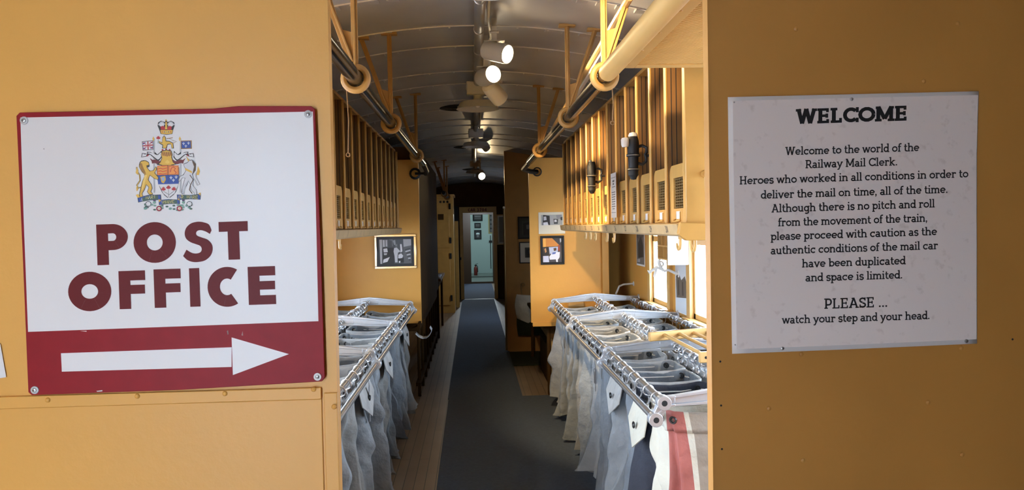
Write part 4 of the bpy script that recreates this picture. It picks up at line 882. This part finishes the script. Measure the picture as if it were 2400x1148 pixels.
    for i in range(rows-1):
        for j in range(N):
            mi = 0
            if stripe:
                for a0, a1, k in stripe:
                    if a0 <= j < a1: mi = k
            b.face((i*N+j, i*N+(j+1) % N, (i+1)*N+(j+1) % N, (i+1)*N+j), mi)
    hm = ([hem or HEMM]+ms[1:]) if stripe else (hem or HEMM)
    o = b.build('hem', hm, t, smooth=60); md = o.modifiers.new('cloth', 'SOLIDIFY'); md.thickness = .007; md.offset = 0
    b = MB()                                    # draw cord lacing through the hem
    for a0 in [x*PI/3+.25 for x in range(6)]:
        b.tube([P(a0+k*.08, .035, -.006 if k not in (0, 6) else .004) for k in range(7)], .0028, 5)
    b.build('draw_cord', CORD, t); b = MB()
    b.tube([P(4.1+k*.1, .035+.02*math.sin(k*.8), -.02-.01*math.sin(k*.5)) for k in range(9)], .0028, 5)
    b.build('cord_end', CORD, t)
    for k in range(8):
        a = k*PI/4+.22; p = P(a, .036, .0065); inst('grommet', GROM, t, p-Vector((cx, cy, zt)), (0, 0, a))
        p = P(a, .036, -.0055)
        if k % 2: inst('grommet', GROM, t, p-Vector((cx, cy, zt)), (0, 0, a))
    for xt, ztb in tubes:
        for k in range(2 if ztb == .87 else 3): inst('hook_ring', RING, t, (xt-cx, ((-.55+1.0*k if ztb == .87 else -.62+.62*k)+rn.random()*.14)*hy, ztb-zt), (0, 0, (rn.random()-.5)*.5))
    if flap:
        b = MB(); p0, p1 = P(PI+.75 if s > 0 else -.75, .02, .012), P((PI-.75) if s > 0 else .75, .02, .012); o_ = Vector((-s*.05, 0, -.0))
        q0 = p0+Vector((-s*.040, -.05, -.13)); q1 = p1+Vector((-s*.045, .0, -.12)); tip = (q0+q1)/2+Vector((-s*.02, -.02, -.08))
        v = len(b.v); b.v += [tuple(p) for p in (p0, p1, q1, tip, q0)]; b.face((v, v+1, v+2, v+3, v+4)); o2 = b.build('mouth_flap', flap if flap is not True else (hem or HEMM), t, smooth=0); md = o2.modifiers.new('cloth', 'SOLIDIFY'); md.thickness = .004
        gp = (q0+q1)/2+Vector((-s*.008, 0, .005)); inst('grommet', GROM, t, gp-Vector((cx, cy, zt)), (0, 0, 0))
    if strap:
        p = P(PI if s > 0 else 0, .10, .02); p.z -= .02; b = MB(); x = p.x-s*.012
        b.box(x-.0015, x+.0015, p.y-.011, p.y+.011, p.z-.17, p.z); b.build('closing_strap', mat('grey_leather', (.22, .23, .25), .6), t)
        b = MB(); b.box(x-.005, x+.005, p.y-.014, p.y+.014, p.z-.125, p.z-.045); b.torus((x, p.y, p.z-.035), (1, 0, 0), .010, .0028, 12, 5); b.torus((x, p.y, p.z-.136), (1, 0, 0), .010, .0028, 12, 5); b.tube([(x, p.y, p.z), (x, p.y+.004, p.z+.035)], .0025, 5)
        b.build('label_case', STEEL, t, bevel=.002)
    return t
BR = [2.62, 3.72, 5.0, 6.2]; BL_ = [2.55, 3.86, 5.0, 6.3]
rk, xm, xb = rack('bag_rack', 'aluminium mail bag rack along the window wall, holding the red striped sack', 1, .655, XR, BR)
rk2, xm2, xb2 = rack('bag_rack', 'aluminium mail bag rack along the wall on the POST OFFICE sign side', -1, -.530, XL, BL_, (.345, .66))
ORD = ['first', 'second', 'third', 'fourth', 'fifth', 'sixth', 'seventh', 'eighth', 'ninth', 'tenth', 'eleventh', 'twelfth', 'thirteenth', 'fourteenth', 'fifteenth']
def row(s, x0, x1, z0, z1, bars, per, names, group, seed, special={}):
    i = 0
    for a, c in zip(bars, bars[1:]):
        w = (c-a-.06)/per
        for k in range(per):
            cy = a+.03+(k+.5)*w; lab, kw = special.get(i, (None, {})); kw = dict(kw)
            if kw.pop('skip', False): i += 1; continue
            mm = kw.pop('m', CAN[(i*7+seed) % 5 if (i*3+seed) % 4 else 0])
            sack((x0+x1)/2, cy, abs(x1-x0)/2-.020, w/2-.006, min(z0, z1)-.040, s, lab or names % ORD[i], group, mm, seed*31+i*7+1, [(x0, z0), (x1, z1)], front='aisle row' in names, **kw); i += 1
sp = {0: ('cream sack with a red stripe, nearest on the right rack', dict(m=[CREAM, REDC, TAUPE], stripe=[(35, 43, 1), (44, 46, 2)], hem=CREAM, zb=.03)),
      1: ('dark navy sack with a cream flap right behind the red striped one', dict(m=NAVY, hem=NAVY, flap=CREAM)),
      2: ('dark grey canvas sack next to the navy one in the right rack', dict(m=CAN[3])), 3: (None, dict(m=CAN[0], flap=True)), 5: (None, dict(strap=True)), 6: (None, dict(m=CAN[1])), 9: (None, dict(strap=True))}
row(1, .655, xm, .87, .893, BR, 4, '%s grey sack from the near end in the right rack, aisle row', 'sacks hanging in the right rack, aisle row', 5, sp)
row(1, xm, xb, .893, .88, BR, 4, '%s grey sack from the near end in the right rack, window row', 'sacks hanging in the right rack, window row', 11, {0: ('black canvas sack under the ladder in the right rack, window row', dict(m=NAVY)), 1: ('dark navy sack in the right rack, window row, behind the black one', dict(m=NAVY))})
row(-1, -.530, xm2, .87, .893, BL_, 4, '%s grey sack from the near end in the left rack, aisle row', 'sacks hanging in the left rack, aisle row', 17, {2: (None, dict(m=CAN[4])), 3: (None, dict(strap=True, flap=True, m=CAN[0])), 6: (None, dict(flap=True)), 9: (None, dict(strap=True)), 10: (None, dict(flap=True, m=CAN[2]))})
row(-1, xm2, xb2, .893, .88, [5.0, 6.3], 4, '%s grey sack from the second cross arm in the left rack, wall row', 'sacks hanging in the left rack, wall row', 23)
# wooden ladder-like grate lying across the right rack
lg = thing('wooden_grate', 'tan wooden grate with round bars lying across the near right rack', 'grate', (.85, 3.05, .93))
b = MB(); b.bar((.835, 3.60, .952), (1.345, 3.74, .958), .022, .044); b.build('rail', TAN, lg, bevel=.005)
b = MB(); b.bar((.905, 3.02, .952), (1.345, 3.06, .958), .022, .044); b.lathe([(.006, 0), (0, .002)], (.93, 3.010, .952), (0, -1, 0), 10, 1); b.build('rail', [TAN, DARK], lg, bevel=.003)
for k in range(6): x = .925+k*.075; b = MB(); b.tube([(x-.01+k*.002, 3.60+(x-.835)*.27, .958), (x+.005, 3.03, .958)], .0085, 8); b.build('bar', TAN, lg)

# ================================================================== PICTURES
def picture(name, label, loc, rz, w, h, fm=None, fw=.012, mount=None, mw=0.0, art=(), base=(60, 60, 62), cat='picture', ft=.018, group=None, bottom=None):
    t = thing(name, label, cat, loc, (0, 0, rz), group)
    if fm:
        b = MB(); b.frame(-w/2, w/2, -h/2, h/2, fw, -ft, 0); b.build('frame', fm, t, world=False, bevel=.003)
        if mount: pass
    d = fw if fm else 0; y = -.006 if fm else -.003
    b = MB(); b.box(-w/2+d, w/2-d, y, -.0005, -h/2+d, h/2-d); b.build('mount', mount or PAPER, t, world=False, smooth=0)
    iw, ih = w-2*d-2*mw, h-2*d-2*mw; zb = -h/2+d+(bottom if bottom is not None else mw); ih = h/2-d-mw-zb
    b = MB(); mats = [ink(base)]; b.poly([(-iw/2, y-.0006, zb), (iw/2, y-.0006, zb), (iw/2, y-.0006, zb+ih), (-iw/2, y-.0006, zb+ih)], 0)
    for n_, (col, pts) in enumerate(art):
        mm = ink(col)
        if mm not in mats: mats.append(mm)
        b.poly([(-iw/2+p[0]*iw, y-.0009-n_*.00004, zb+(1-p[1])*ih) for p in pts], mats.index(mm))
    b.build('print', mats, t, world=False, smooth=0); return t
G = lambda v: (v, v, int(v*1.02))
bw = [(G(120), [(.0, 0), (.42, 0), (.42, .28), (.1, .32), (0, .3)]), (G(190), [(0, 0), (.09, 0), (.07, 1), (.02, 1)]), (G(225), [(.12, .02), (.16, .02), (.16, .3), (.12, .3)]), (G(205), [(.2, .02), (.24, .02), (.24, .29), (.2, .28)]), (G(70), [(.27, 0), (.4, .05), (.4, .38), (.27, .32)]), (G(150), [(.42, .05), (.5, .02), (.52, .25), (.46, .22)]),
      (G(175), [(.75, 0), (1, 0), (1, .3), (.76, .36)]), (G(95), [(.75, .32), (1, .26), (1, 1), (.75, 1)]), (G(28), [(.1, .34), (.46, .34), (.46, 1), (.1, 1)]), (G(225), [(.12, .38), (.24, .36), (.26, .52), (.13, .53)]), (G(190), [(.13, .56), (.24, .56), (.22, .64), (.14, .64)]), (G(230), [(.12, .82), (.32, .72), (.24, .92), (.1, .96)]),
      (G(205), [(.46, .36), (.54, .33), (.6, .42), (.66, .5), (.58, .55), (.56, .7), (.56, .95), (.48, .95), (.47, .7), (.44, .5)]), (G(120), [(.5, .2), (.56, .2), (.56, .3), (.5, .3)]), (G(230), [(.65, .2), (.7, .2), (.72, .5), (.66, .55)]), (G(225), [(.59, .64), (.68, .58), (.74, .68), (.7, .8), (.58, .78)]), (G(30), [(.58, .8), (.76, .76), (.76, .96), (.58, .95)]), (G(235), [(.6, .9), (.65, .89), (.64, .98), (.6, .96)])]
bw += [(G(200 if k % 2 else 60), [(.79+.02*k, .42+.07*k), (.96, .36+.08*k), (.98, .40+.08*k), (.80+.02*k, .47+.07*k)]) for k in range(7)]
picture('framed_photograph', 'silver framed black and white photograph of mail clerks at work', (-.660, 6.498, 1.298), 0, .352, .290, mat('silver_frame', (.75, .74, .72), .18, .9), .020, ink((26, 26, 28)), .022, bw, (70, 72, 74))
pers = [(G(20), [(.1, .0), (.4, .1), (.42, 1), (.06, 1)]), (G(200), [(.12, .18), (.24, .15), (.26, .5), (.12, .55)]), (G(30), [(.12, .55), (.28, .5), (.26, .65), (.16, .68)]), (G(225), [(.1, .75), (.3, .7), (.34, 1), (.1, 1)]), (G(170), [(.42, .1), (.58, .1), (.58, .9), (.44, .95)]), (G(50), [(.58, .4), (.8, .42), (.78, .9), (.6, .9)]), (G(220), [(.62, .5), (.72, .48), (.74, .7), (.62, .72)]), (G(140), [(.7, .05), (.95, .0), (.96, .4), (.75, .45)]), (G(40), [(.9, .3), (1, .2), (1, .55), (.92, .55)])]
picture('mounted_print', 'cream mounted print with a small black and white photograph, above the black framed one', (.678, 6.498, 1.515), 0, .228, .185, None, 0, mat('cream_card', (.80, .76, .62), .5), .022, pers, (170, 170, 166), bottom=.075)
colr = [((206, 128, 50), [(0, 0), (.5, 0), (.85, .28), (.8, .34), (0, .36)]), ((238, 172, 80), [(0, 0), (.16, 0), (.16, .36), (0, .36)]), ((46, 44, 46), [(.5, 0), (1, 0), (1, .3), (.85, .28)]), ((30, 26, 24), [(.1, .36), (.3, .36), (.32, .7), (.02, .74), (0, .68)]), ((196, 140, 90), [(.08, .45), (.16, .4), (.2, .56), (.12, .62)]), ((196, 204, 226), [(.32, .38), (.8, .36), (.78, .6), (.36, .66)]), ((90, 60, 40), [(.56, .42), (.72, .4), (.72, .52), (.58, .54)]), ((150, 60, 30), [(.8, .3), (.9, .28), (.9, .55), (.8, .52)]),
        ((236, 238, 248), [(.33, .78), (.5, .6), (.9, .58), (.88, .8), (.8, .9), (.36, .9)]), ((90, 110, 180), [(.5, .6), (.7, .58), (.66, .66), (.48, .68)]), ((206, 210, 232), [(0, .74), (.3, .74), (.32, 1), (0, 1)]), ((60, 56, 60), [(.32, .9), (1, .88), (1, 1), (.32, 1)]), ((240, 240, 245), [(.68, .88), (.78, .86), (.78, 1), (.7, 1)]), ((190, 190, 196), [(.9, .02), (.97, .02), (.98, .14), (.92, .2)])]
picture('framed_photograph', 'black framed colour photograph of the mail car, below the cream print', (.678, 6.498, 1.282), 0, .205, .247, BLACK, .017, ink((28, 28, 30)), .004, colr, (70, 62, 60))
dk = [(G(24), [(.1, .2), (.5, .1), (.8, .4), (.7, 1), (.1, 1)]), (G(84), [(.3, .3), (.5, .28), (.52, .6), (.32, .6)])]
picture('framed_photograph', 'dark black framed photograph, upper of two on the cross partition', (.668, 8.998, 1.470), 0, .270, .265, BLACK, .018, ink((40, 42, 42)), .03, dk, (52, 52, 50))
picture('framed_photograph', 'black framed photograph with wide white mount, lower of two on the cross partition', (.690, 8.998, 1.175), 0, .290, .255, BLACK, .012, mat('aged_mount', (.55, .52, .44), .6), .055, dk, (60, 58, 52))
wp = [(G(90), [(0, 0), (1, 0), (1, .25), (.5, .35), (0, .3)]), (G(45), [(.2, .45), (.6, .25), (.9, .5), (.9, .8), (.2, .85)]), (G(170), [(.1, .88), (.45, .86), (.45, .95), (.1, .96)])]
picture('photograph_print', 'white bordered photograph on the wall left of the far window', (XR-.002, 6.10, 1.32), R(-90), .30, .335, None, 0, PAPER, .014, wp, (110, 108, 104))
wp2 = [((206, 212, 220), [(0, 0), (1, 0), (1, .42), (0, .36)]), ((96, 88, 78), [(.05, .3), (.3, .22), (.5, .36), (.8, .26), (.95, .42), (.9, .7), (.1, .74)]), ((214, 222, 232), [(0, .74), (1, .68), (1, 1), (0, 1)]), ((60, 54, 48), [(.2, .38), (.3, .36), (.34, .66), (.22, .68)]), ((60, 54, 48), [(.55, .4), (.66, .38), (.68, .66), (.56, .66)])]
picture('photograph_print', 'pale outdoor group photograph on the pier between the two windows', (XR-.002, 4.895, 1.075), R(-90), .30, .345, None, 0, PAPER, .008, wp2, (176, 182, 190))

# ================================================================== WINDOW WALL FITTINGS
ph = thing('pigeonhole_shelf', 'small tan pigeonhole shelf hanging before the far window', 'shelf', (1.24, 4.75, 1.26))
b = MB(); x0, x1, y0, y1, z0, z1 = 1.21, 1.355, 4.66, 4.94, 1.262, 1.50
b.box(x1-.008, x1, y0, y1, z0, z1, 1); b.box(x0, x1, y1-.01, y1, z0, z1); b.box(x0, x1, y0+.01, y1, z0, z0+.01); b.box(x0, x1, y0+.01, y1, z1-.01, z1); b.box(x0, x1, y0+.01, y1, 1.345, 1.355)
b.build('case', [TAN, WOODIN], ph, bevel=.001)
b = MB(); b.box(x0-.004, x1, y0-.004, y0+.01, 1.235, 1.50); o = b.build('end_board', WHITE, ph, bevel=.001); o['label'] = 'bright white end board'
for k in (1, 2): b = MB(); yy = y0+k*(y1-y0)/3; b.box(x0+.002, x1-.008, yy-.004, yy+.004, 1.355, z1-.01); b.build('divider', TAN, ph)
b = MB(); yy = (y0+y1)/2; b.box(x0+.002, x1-.008, yy-.004, yy+.004, z0+.01, 1.345); b.build('divider', TAN, ph)
ch = thing('coat_hook', 'white cast double coat hook on an arm between the windows', 'coat hook', (1.355, 4.98, 1.16))
b = MB(); b.lathe([(.026, 0), (.024, .006), (.012, .010)], (1.360, 4.96, 1.158), (-1, 0, 0), 14); b.tube([(1.358, 4.96, 1.158), (1.331, 4.97, 1.165), (1.293, 4.98, 1.185), (1.264, 4.99, 1.178)], .009, 8); b.build('arm', WHITE, ch)
b = MB(); b.tube([(1.264, 4.99, 1.178), (1.245, 4.99, 1.20), (1.230, 4.99, 1.24), (1.242, 4.99, 1.275), (1.259, 4.99, 1.28)], [.009, .011, .010, .009, .007], 8); b.tube([(1.250, 4.99, 1.19), (1.216, 4.99, 1.205), (1.187, 4.99, 1.185), (1.166, 4.99, 1.170), (1.154, 4.99, 1.185)], [.010, .009, .009, .011, .003], 8)
b.tube([(1.216, 4.99, 1.205), (1.206, 4.99, 1.17), (1.197, 4.99, 1.14)], [.010, .009, .006], 8); b.torus((1.245, 4.99, 1.225), (0, 1, 0), .016, .006, 14, 6); b.build('hook', WHITE, ch)
b = MB(); b.lathe([(.02, 0), (.018, .005), (.01, .008)], (1.36, 6.40, .985), (-1, 0, 0), 12); b.tube([(1.355, 6.40, .985), (1.27, 6.40, .98), (1.235, 6.40, .965), (1.22, 6.40, .93), (1.20, 6.38, .90)], .008, 8)
tag(b.build('wall_crank', GREYE), 'small bent grey crank on the wall above the far end of the right rack', 'crank')

# ================================================================== BEYOND THE SCREENS
def table(name, lab, x0, x1, y0, y1, z, m, legs=True, lm=None):
    t = thing(name, lab, 'table', ((x0+x1)/2, (y0+y1)/2, 0)); b = MB(); b.box(x0, x1, y0, y1, z-.03, z); b.build('table_top', m, t, bevel=.003)
    b = MB(); b.box(x0+.04, x1-.04, y0+.04, y1-.04, z-.12, z-.03); b.build('apron', lm or m, t)
    for xx in (x0+.05, x1-.05):
        for yy in (y0+.05, y1-.05): b = MB(); b.tube([(xx, yy, 0), (xx, yy, z-.03)], .018, 10); b.build('leg', lm or m, t)
    return t
# left: tall letter cases along the aisle on a table, desk with papers, cupboard
sc = thing('sorting_case', 'dark brown tall sorting case side along the aisle past the left screen', 'sorting case', (-.46, 6.56, 0))
b = MB(); b.box(-1.1, -.462, 6.55, 9.9, .70, 2.19); b.build('case_body', OCHD, sc, bevel=.004)
for k in range(8): b = MB(); y = 6.75+k*.44; b.tube([(-.50, y, 0), (-.50, y, .70)], .014, 8); b.build('leg', OCHD, sc)
b = MB(); b.box(-1.1, -.48, 6.6, 9.85, .60, .70); b.box(-.52, -.48, 6.6, 9.85, .12, .15); b.build('rail', OCHD, sc)
desk = table('desk', 'narrow dark desk with pale papers past the dark sorting case', -1.15, -.44, 10.2, 11.6, .80, WOODIN, lm=OCHD)
b = MB(); b.box(-.86, -.46, 10.3, 11.0, .8005, .815); b.box(-.80, -.47, 10.4, 10.9, .815, .822); tag(b.build('paper_pile', mat('blue_white_paper', (.45, .52, .65), .6)), 'pile of bluish white papers on the narrow dark desk', 'papers')
cup = thing('tall_cupboard', 'tall ochre cupboard with two doors and round vent holes', 'cupboard', (-.80, 13.3, 0))
b = MB(); b.box(-1.26, -.335, 13.22, 13.9, 0, 2.02); b.box(-1.27, -.31, 13.19, 13.92, 2.02, 2.06); b.build('carcass', BOX, cup, bevel=.004)
for z0, z1, nm in ((1.14, 1.97, 'upper_door'), (.14, 1.11, 'lower_door')):
    b = MB(); b.box(-1.0, -.405, 13.20, 13.22, z0, z1)
    d = b.build(nm, BOX, cup, bevel=.003)
    for zz in (z0+.12, z1-.12): b = MB(); b.box(-.41, -.375, 13.192, 13.206, zz-.05, zz+.05); b.build('hinge', DARK, d)
b = MB(); 
for k in range(3): b.lathe([(.020, .001), (0, .001)], (-.55+k*.06, 13.2, 1.93), (0, -1, 0), 14)
b.build('vent_holes', DARK, cup); b = MB(); b.box(-.60, -.50, 13.195, 13.2, 1.62, 1.72); b.build('latch_plate', OCHD, cup)
b = MB(); b.box(-.335, -.27, 14.1, 14.2, 0, 1.6); struct(b.build('trim_7', BOX))
# door leaf standing open before the end partition
dl = thing('door_leaf', 'grey door leaf standing open toward us left of the lettered doorway', 'door', (-.30, 15.2, 0))
b = MB(); b.box(-.335, -.295, 14.45, 15.55, .01, 1.88); b.build('panel', mat('grey_door', (.27, .28, .30), .35), dl, bevel=.004)
b = MB(); b.box(-.36, -.27, 14.43, 14.455, .01, 1.88); b.build('edge', DARK, dl)
b = MB(); b.lathe([(.012, 0), (.012, .03), (.028, .045), (.028, .06), (0, .065)], (-.295, 14.62, .88), (1, 0, 0), 12); b.build('knob', BLACK, dl)
# right: canvas bag on a hook, dark bag below, mat, post, table under the screen
hb = thing('canvas_bag', 'cream canvas bag hanging over a dark green one on the cross partition', 'bag', (.56, 8.9, .2))
def slab_bag(x0, x1, z0, z1, yc, th, seed, sagx=.03, tip=None):
    b = MB(); n, m_ = 14, 12
    for side in (-1, 1):
        for j in range(m_+1):
            for i in range(n+1):
                u, v = i/n, j/m_; x = x0+(x1-x0)*u+sagx*math.sin(PI*v)*(u-.5); z = z0+(z1-z0)*v-(.05*math.sin(PI*u) if j == m_ else 0)*.3
                if tip and v < .5: z -= tip*(1-abs(u-.35)*2)*(.5-v)
                y = yc+side*(th*math.sin(PI*min(max(u, .02), .98))**.5*math.sin(PI*min(max(v*.92+.06, .02), .98))**.5+.004)+noise.noise(Vector((u*4, v*4, seed)))*.018; b.v.append((x, y, z))
        o = 0 if side == -1 else (n+1)*(m_+1)
        for j in range(m_):
            for i in range(n): q = (o+j*(n+1)+i, o+j*(n+1)+i+1, o+(j+1)*(n+1)+i+1, o+(j+1)*(n+1)+i); b.face(q if side == -1 else q[::-1])
    o = (n+1)*(m_+1)
    for i in range(n): b.face((i+1, i, o+i, o+i+1)); b.face((m_*(n+1)+i, m_*(n+1)+i+1, o+m_*(n+1)+i+1, o+m_*(n+1)+i))
    for j in range(m_): b.face((j*(n+1), (j+1)*(n+1), o+(j+1)*(n+1), o+j*(n+1))); b.face(((j+1)*(n+1)+n, j*(n+1)+n, o+j*(n+1)+n, o+(j+1)*(n+1)+n))
    return b
slab_bag(.50, .86, .43, .69, 8.90, .06, 2.0, .05, .16).build('cream_bag', CREAM, hb, smooth=60)
slab_bag(.51, .84, .20, .50, 8.93, .05, 5.0).build('dark_bag', GRMAT, hb, smooth=60)
b = MB(); b.tube([(.56, 9.0, .80), (.56, 8.95, .80), (.555, 8.92, .76), (.56, 8.90, .67)], .006, 6); b.torus((.58, 8.93, .80), (0, 1, 0), .02, .004, 12, 5); b.build('hook', BRASS, hb)
b = MB(); b.box(.40, .86, 8.05, 8.9, .001, .012); tag(b.build('floor_mat', GRMAT, bevel=.003), 'dark green mat on the floor below the hanging canvas bag', 'mat')
tb = table('case_table', 'dark table behind the right screen with a yellow front leg', .60, 1.25, 6.60, 8.6, .62, OCHD, lm=OCHD)
b = MB(); b.tube([(.685, 6.72, 0), (.685, 6.72, .628)], .019, 12); b.lathe([(.03, 0), (.03, .008), (.02, .02)], (.685, 6.72, 0), (0, 0, 1), 12); b.build('front_leg', TAN, tb)
bx_ = thing('carton', 'brown carton standing on the floor behind the yellow table leg', 'box', (.90, 7.6, 0)); b = MB(); b.box(.68, 1.2, 7.2, 7.9, 0, .34); b.build('body', OCHD, bx_, bevel=.004); b = MB(); b.box(.675, 1.205, 7.195, 7.905, .34, .36); b.build('lid', OCHD, bx_)
# white sling of paper under the left screen corner
b = MB(); pts = [(-.40+.10*math.sin(a), .60-.10*math.cos(a)) for a in [(-1.4+i*.28) for i in range(10)]]
pts = [(-.49, .622), (-.465, .596), (-.435, .582), (-.40, .585), (-.378, .603), (-.362, .628), (-.358, .648), (-.372, .672)]
for (xa, za), (xc, zc_) in zip(pts, pts[1:]): b.bar((xa, 6.33, za), (xc, 6.33, zc_), .12, .003, (0, 0, 1) if abs(xc-xa) > .02 else (1, 0, 0))
o = b.build('paper_sling', mat('blue_white_sling', (.62, .68, .76), .6), smooth=60); tag(o, 'pale curled paper sling below the corner of the left screen', 'paper')
b = MB(); b.box(-.475, -.455, 6.30, 6.5, .66, .70); b.box(-.425, -.410, 6.29, 6.31, .62, .74); b.bar((-.53, 6.33, .66), (-.465, 6.45, .68), .01, .01); tag(b.build('sling_bracket', OCHD), 'little dark bracket holding the pale paper sling at the left screen', 'bracket')
b = MB(); b.box(.80, .93, 6.40, 6.5, .80, .84); b.prism([(6.40, .84), (6.5, .84), (6.5, .90)], .90, .93, 'yz'); tag(b.build('folded_flap', TAN, bevel=.002), 'small folded tan shelf flap on the right screen behind the bag rack', 'shelf')
# carpets
b = MB(); b.box(-.245, .405, 6.58, 15.5, .001, .008); tag(b.build('carpet_runner', RUBBER), 'long slate carpet runner down the far aisle to the lettered door', 'carpet')
b = MB(); b.prism([(-.232, 1.45), (.72, 1.45), (.72, 6.60), (-.240, 6.60)], .001, .0085, 'xy'); tag(b.build('carpet_runner', RUBBER), 'slate carpet runner in the near aisle between the bag racks', 'carpet')
b = MB(); b.box(-.25, .46, 15.7, 19.75, .001, .007); tag(b.build('carpet_runner', RUBBER), 'bluish lit carpet beyond the lettered doorway', 'carpet')
# back room
e = thing('fire_extinguisher', 'small red fire extinguisher on the floor of the pale green room', 'fire extinguisher', (.06, 23.0, 0))
b = MB(); b.lathe([(0, .01), (.05, .012), (.055, .03), (.055, .22), (.04, .26), (.025, .28), (.02, .30)], (.06, 23, 0), (0, 0, 1), 18); b.build('cylinder', mat('red_enamel', (.16, .02, .015), .4), e)
b = MB(); b.box(.03, .10, 22.98, 23.02, .30, .33); b.bar((.05, 23, .34), (.13, 23, .37), .02, .012); b.tube([(.09, 23, .31), (.12, 23, .28), (.125, 23, .1)], .012, 6); b.build('valve_and_hose', BLACK, e)
fr = [(G(120), [(.05, .2), (.95, .25), (.9, .4), (.1, .4)]), (G(70), [(.1, .5), (.9, .5), (.95, .9), (.05, .9)])]
picture('framed_photograph', 'large dark framed photograph high on the pale green wall', (.16, 23.99, 1.78), 0, .31, .24, BLACK, .02, DARK, .02, fr, (40, 42, 44))
picture('framed_photograph', 'smallest framed photograph in the middle of the pale green wall column', (.155, 23.99, 1.52), 0, .20, .16, BLACK, .015, DARK, .01, fr, (40, 42, 44))
picture('framed_photograph', 'dark framed photograph with a bright landscape, lowest on the pale green wall', (.155, 23.99, 1.23), 0, .23, .29, BLACK, .025, ink((30, 32, 36)), .02, [((226, 240, 244), [(.1, .3), (.3, .2), (.7, .2), (.9, .3), (.9, .45), (.1, .45)]), (G(120), [(.2, .5), (.8, .5), (.7, .9), (.3, .9)])], (50, 54, 58))
picture('photo_board', 'tall yellow bordered board of dark photographs in the pale green room', (.62, 23.99, 1.63), 0, .26, .75, None, 0, mat('yellow_board', (.35, .29, .12), .5), .04, [(G(90), [(.1, .05+k*.2), (.9, .05+k*.2), (.9, .18+k*.2), (.1, .18+k*.2)]) for k in range(5)], (24, 24, 26), cat='board')
b = MB(); b.tube([(.55, 23.98, 0.15), (.55, 23.98, 1.2)], .012, 6); b.box(.50, .60, 23.96, 24, .98, 1.04); tag(b.build('wall_pipe', BLACK), 'thin dark pipe with a valve on the pale green wall', 'pipe')
picture('framed_print', 'narrow pale framed print on the dark end partition right of the doorway', (.60, 15.59, 1.42), 0, .22, .62, BRASS, .02, mat('aged_mount', (.55, .52, .44), .6), .03, (), (120, 116, 104))
b = MB(); b.box(.52, .68, 15.5, 15.58, .02, .95); tag(b.build('dark_crate', OCHD, bevel=.004), 'dark upright crate on the floor below the narrow pale print', 'crate')
el = thing('entry_light', 'small glowing ceiling light seen through the lettered doorway', 'ceiling lamp', (.17, 19.2, 2.2))
b = MB(); b.box(.05, .33, 18.9, 19.4, 1.99, 2.02); b.tube([(.18, 19.1, 2.0), (.18, 19.1, 2.3)], .01, 6); b.build('housing', WHITE, el); b = MB(); b.box(.07, .31, 18.92, 19.38, 1.975, 1.99); b.build('tube', FLUO, el)
bulb((.17, 18.4, 1.9), 70, (.75, .88, 1)); bulb((.3, 22.0, 2.3), 45, (.80, .97, 1), .2)
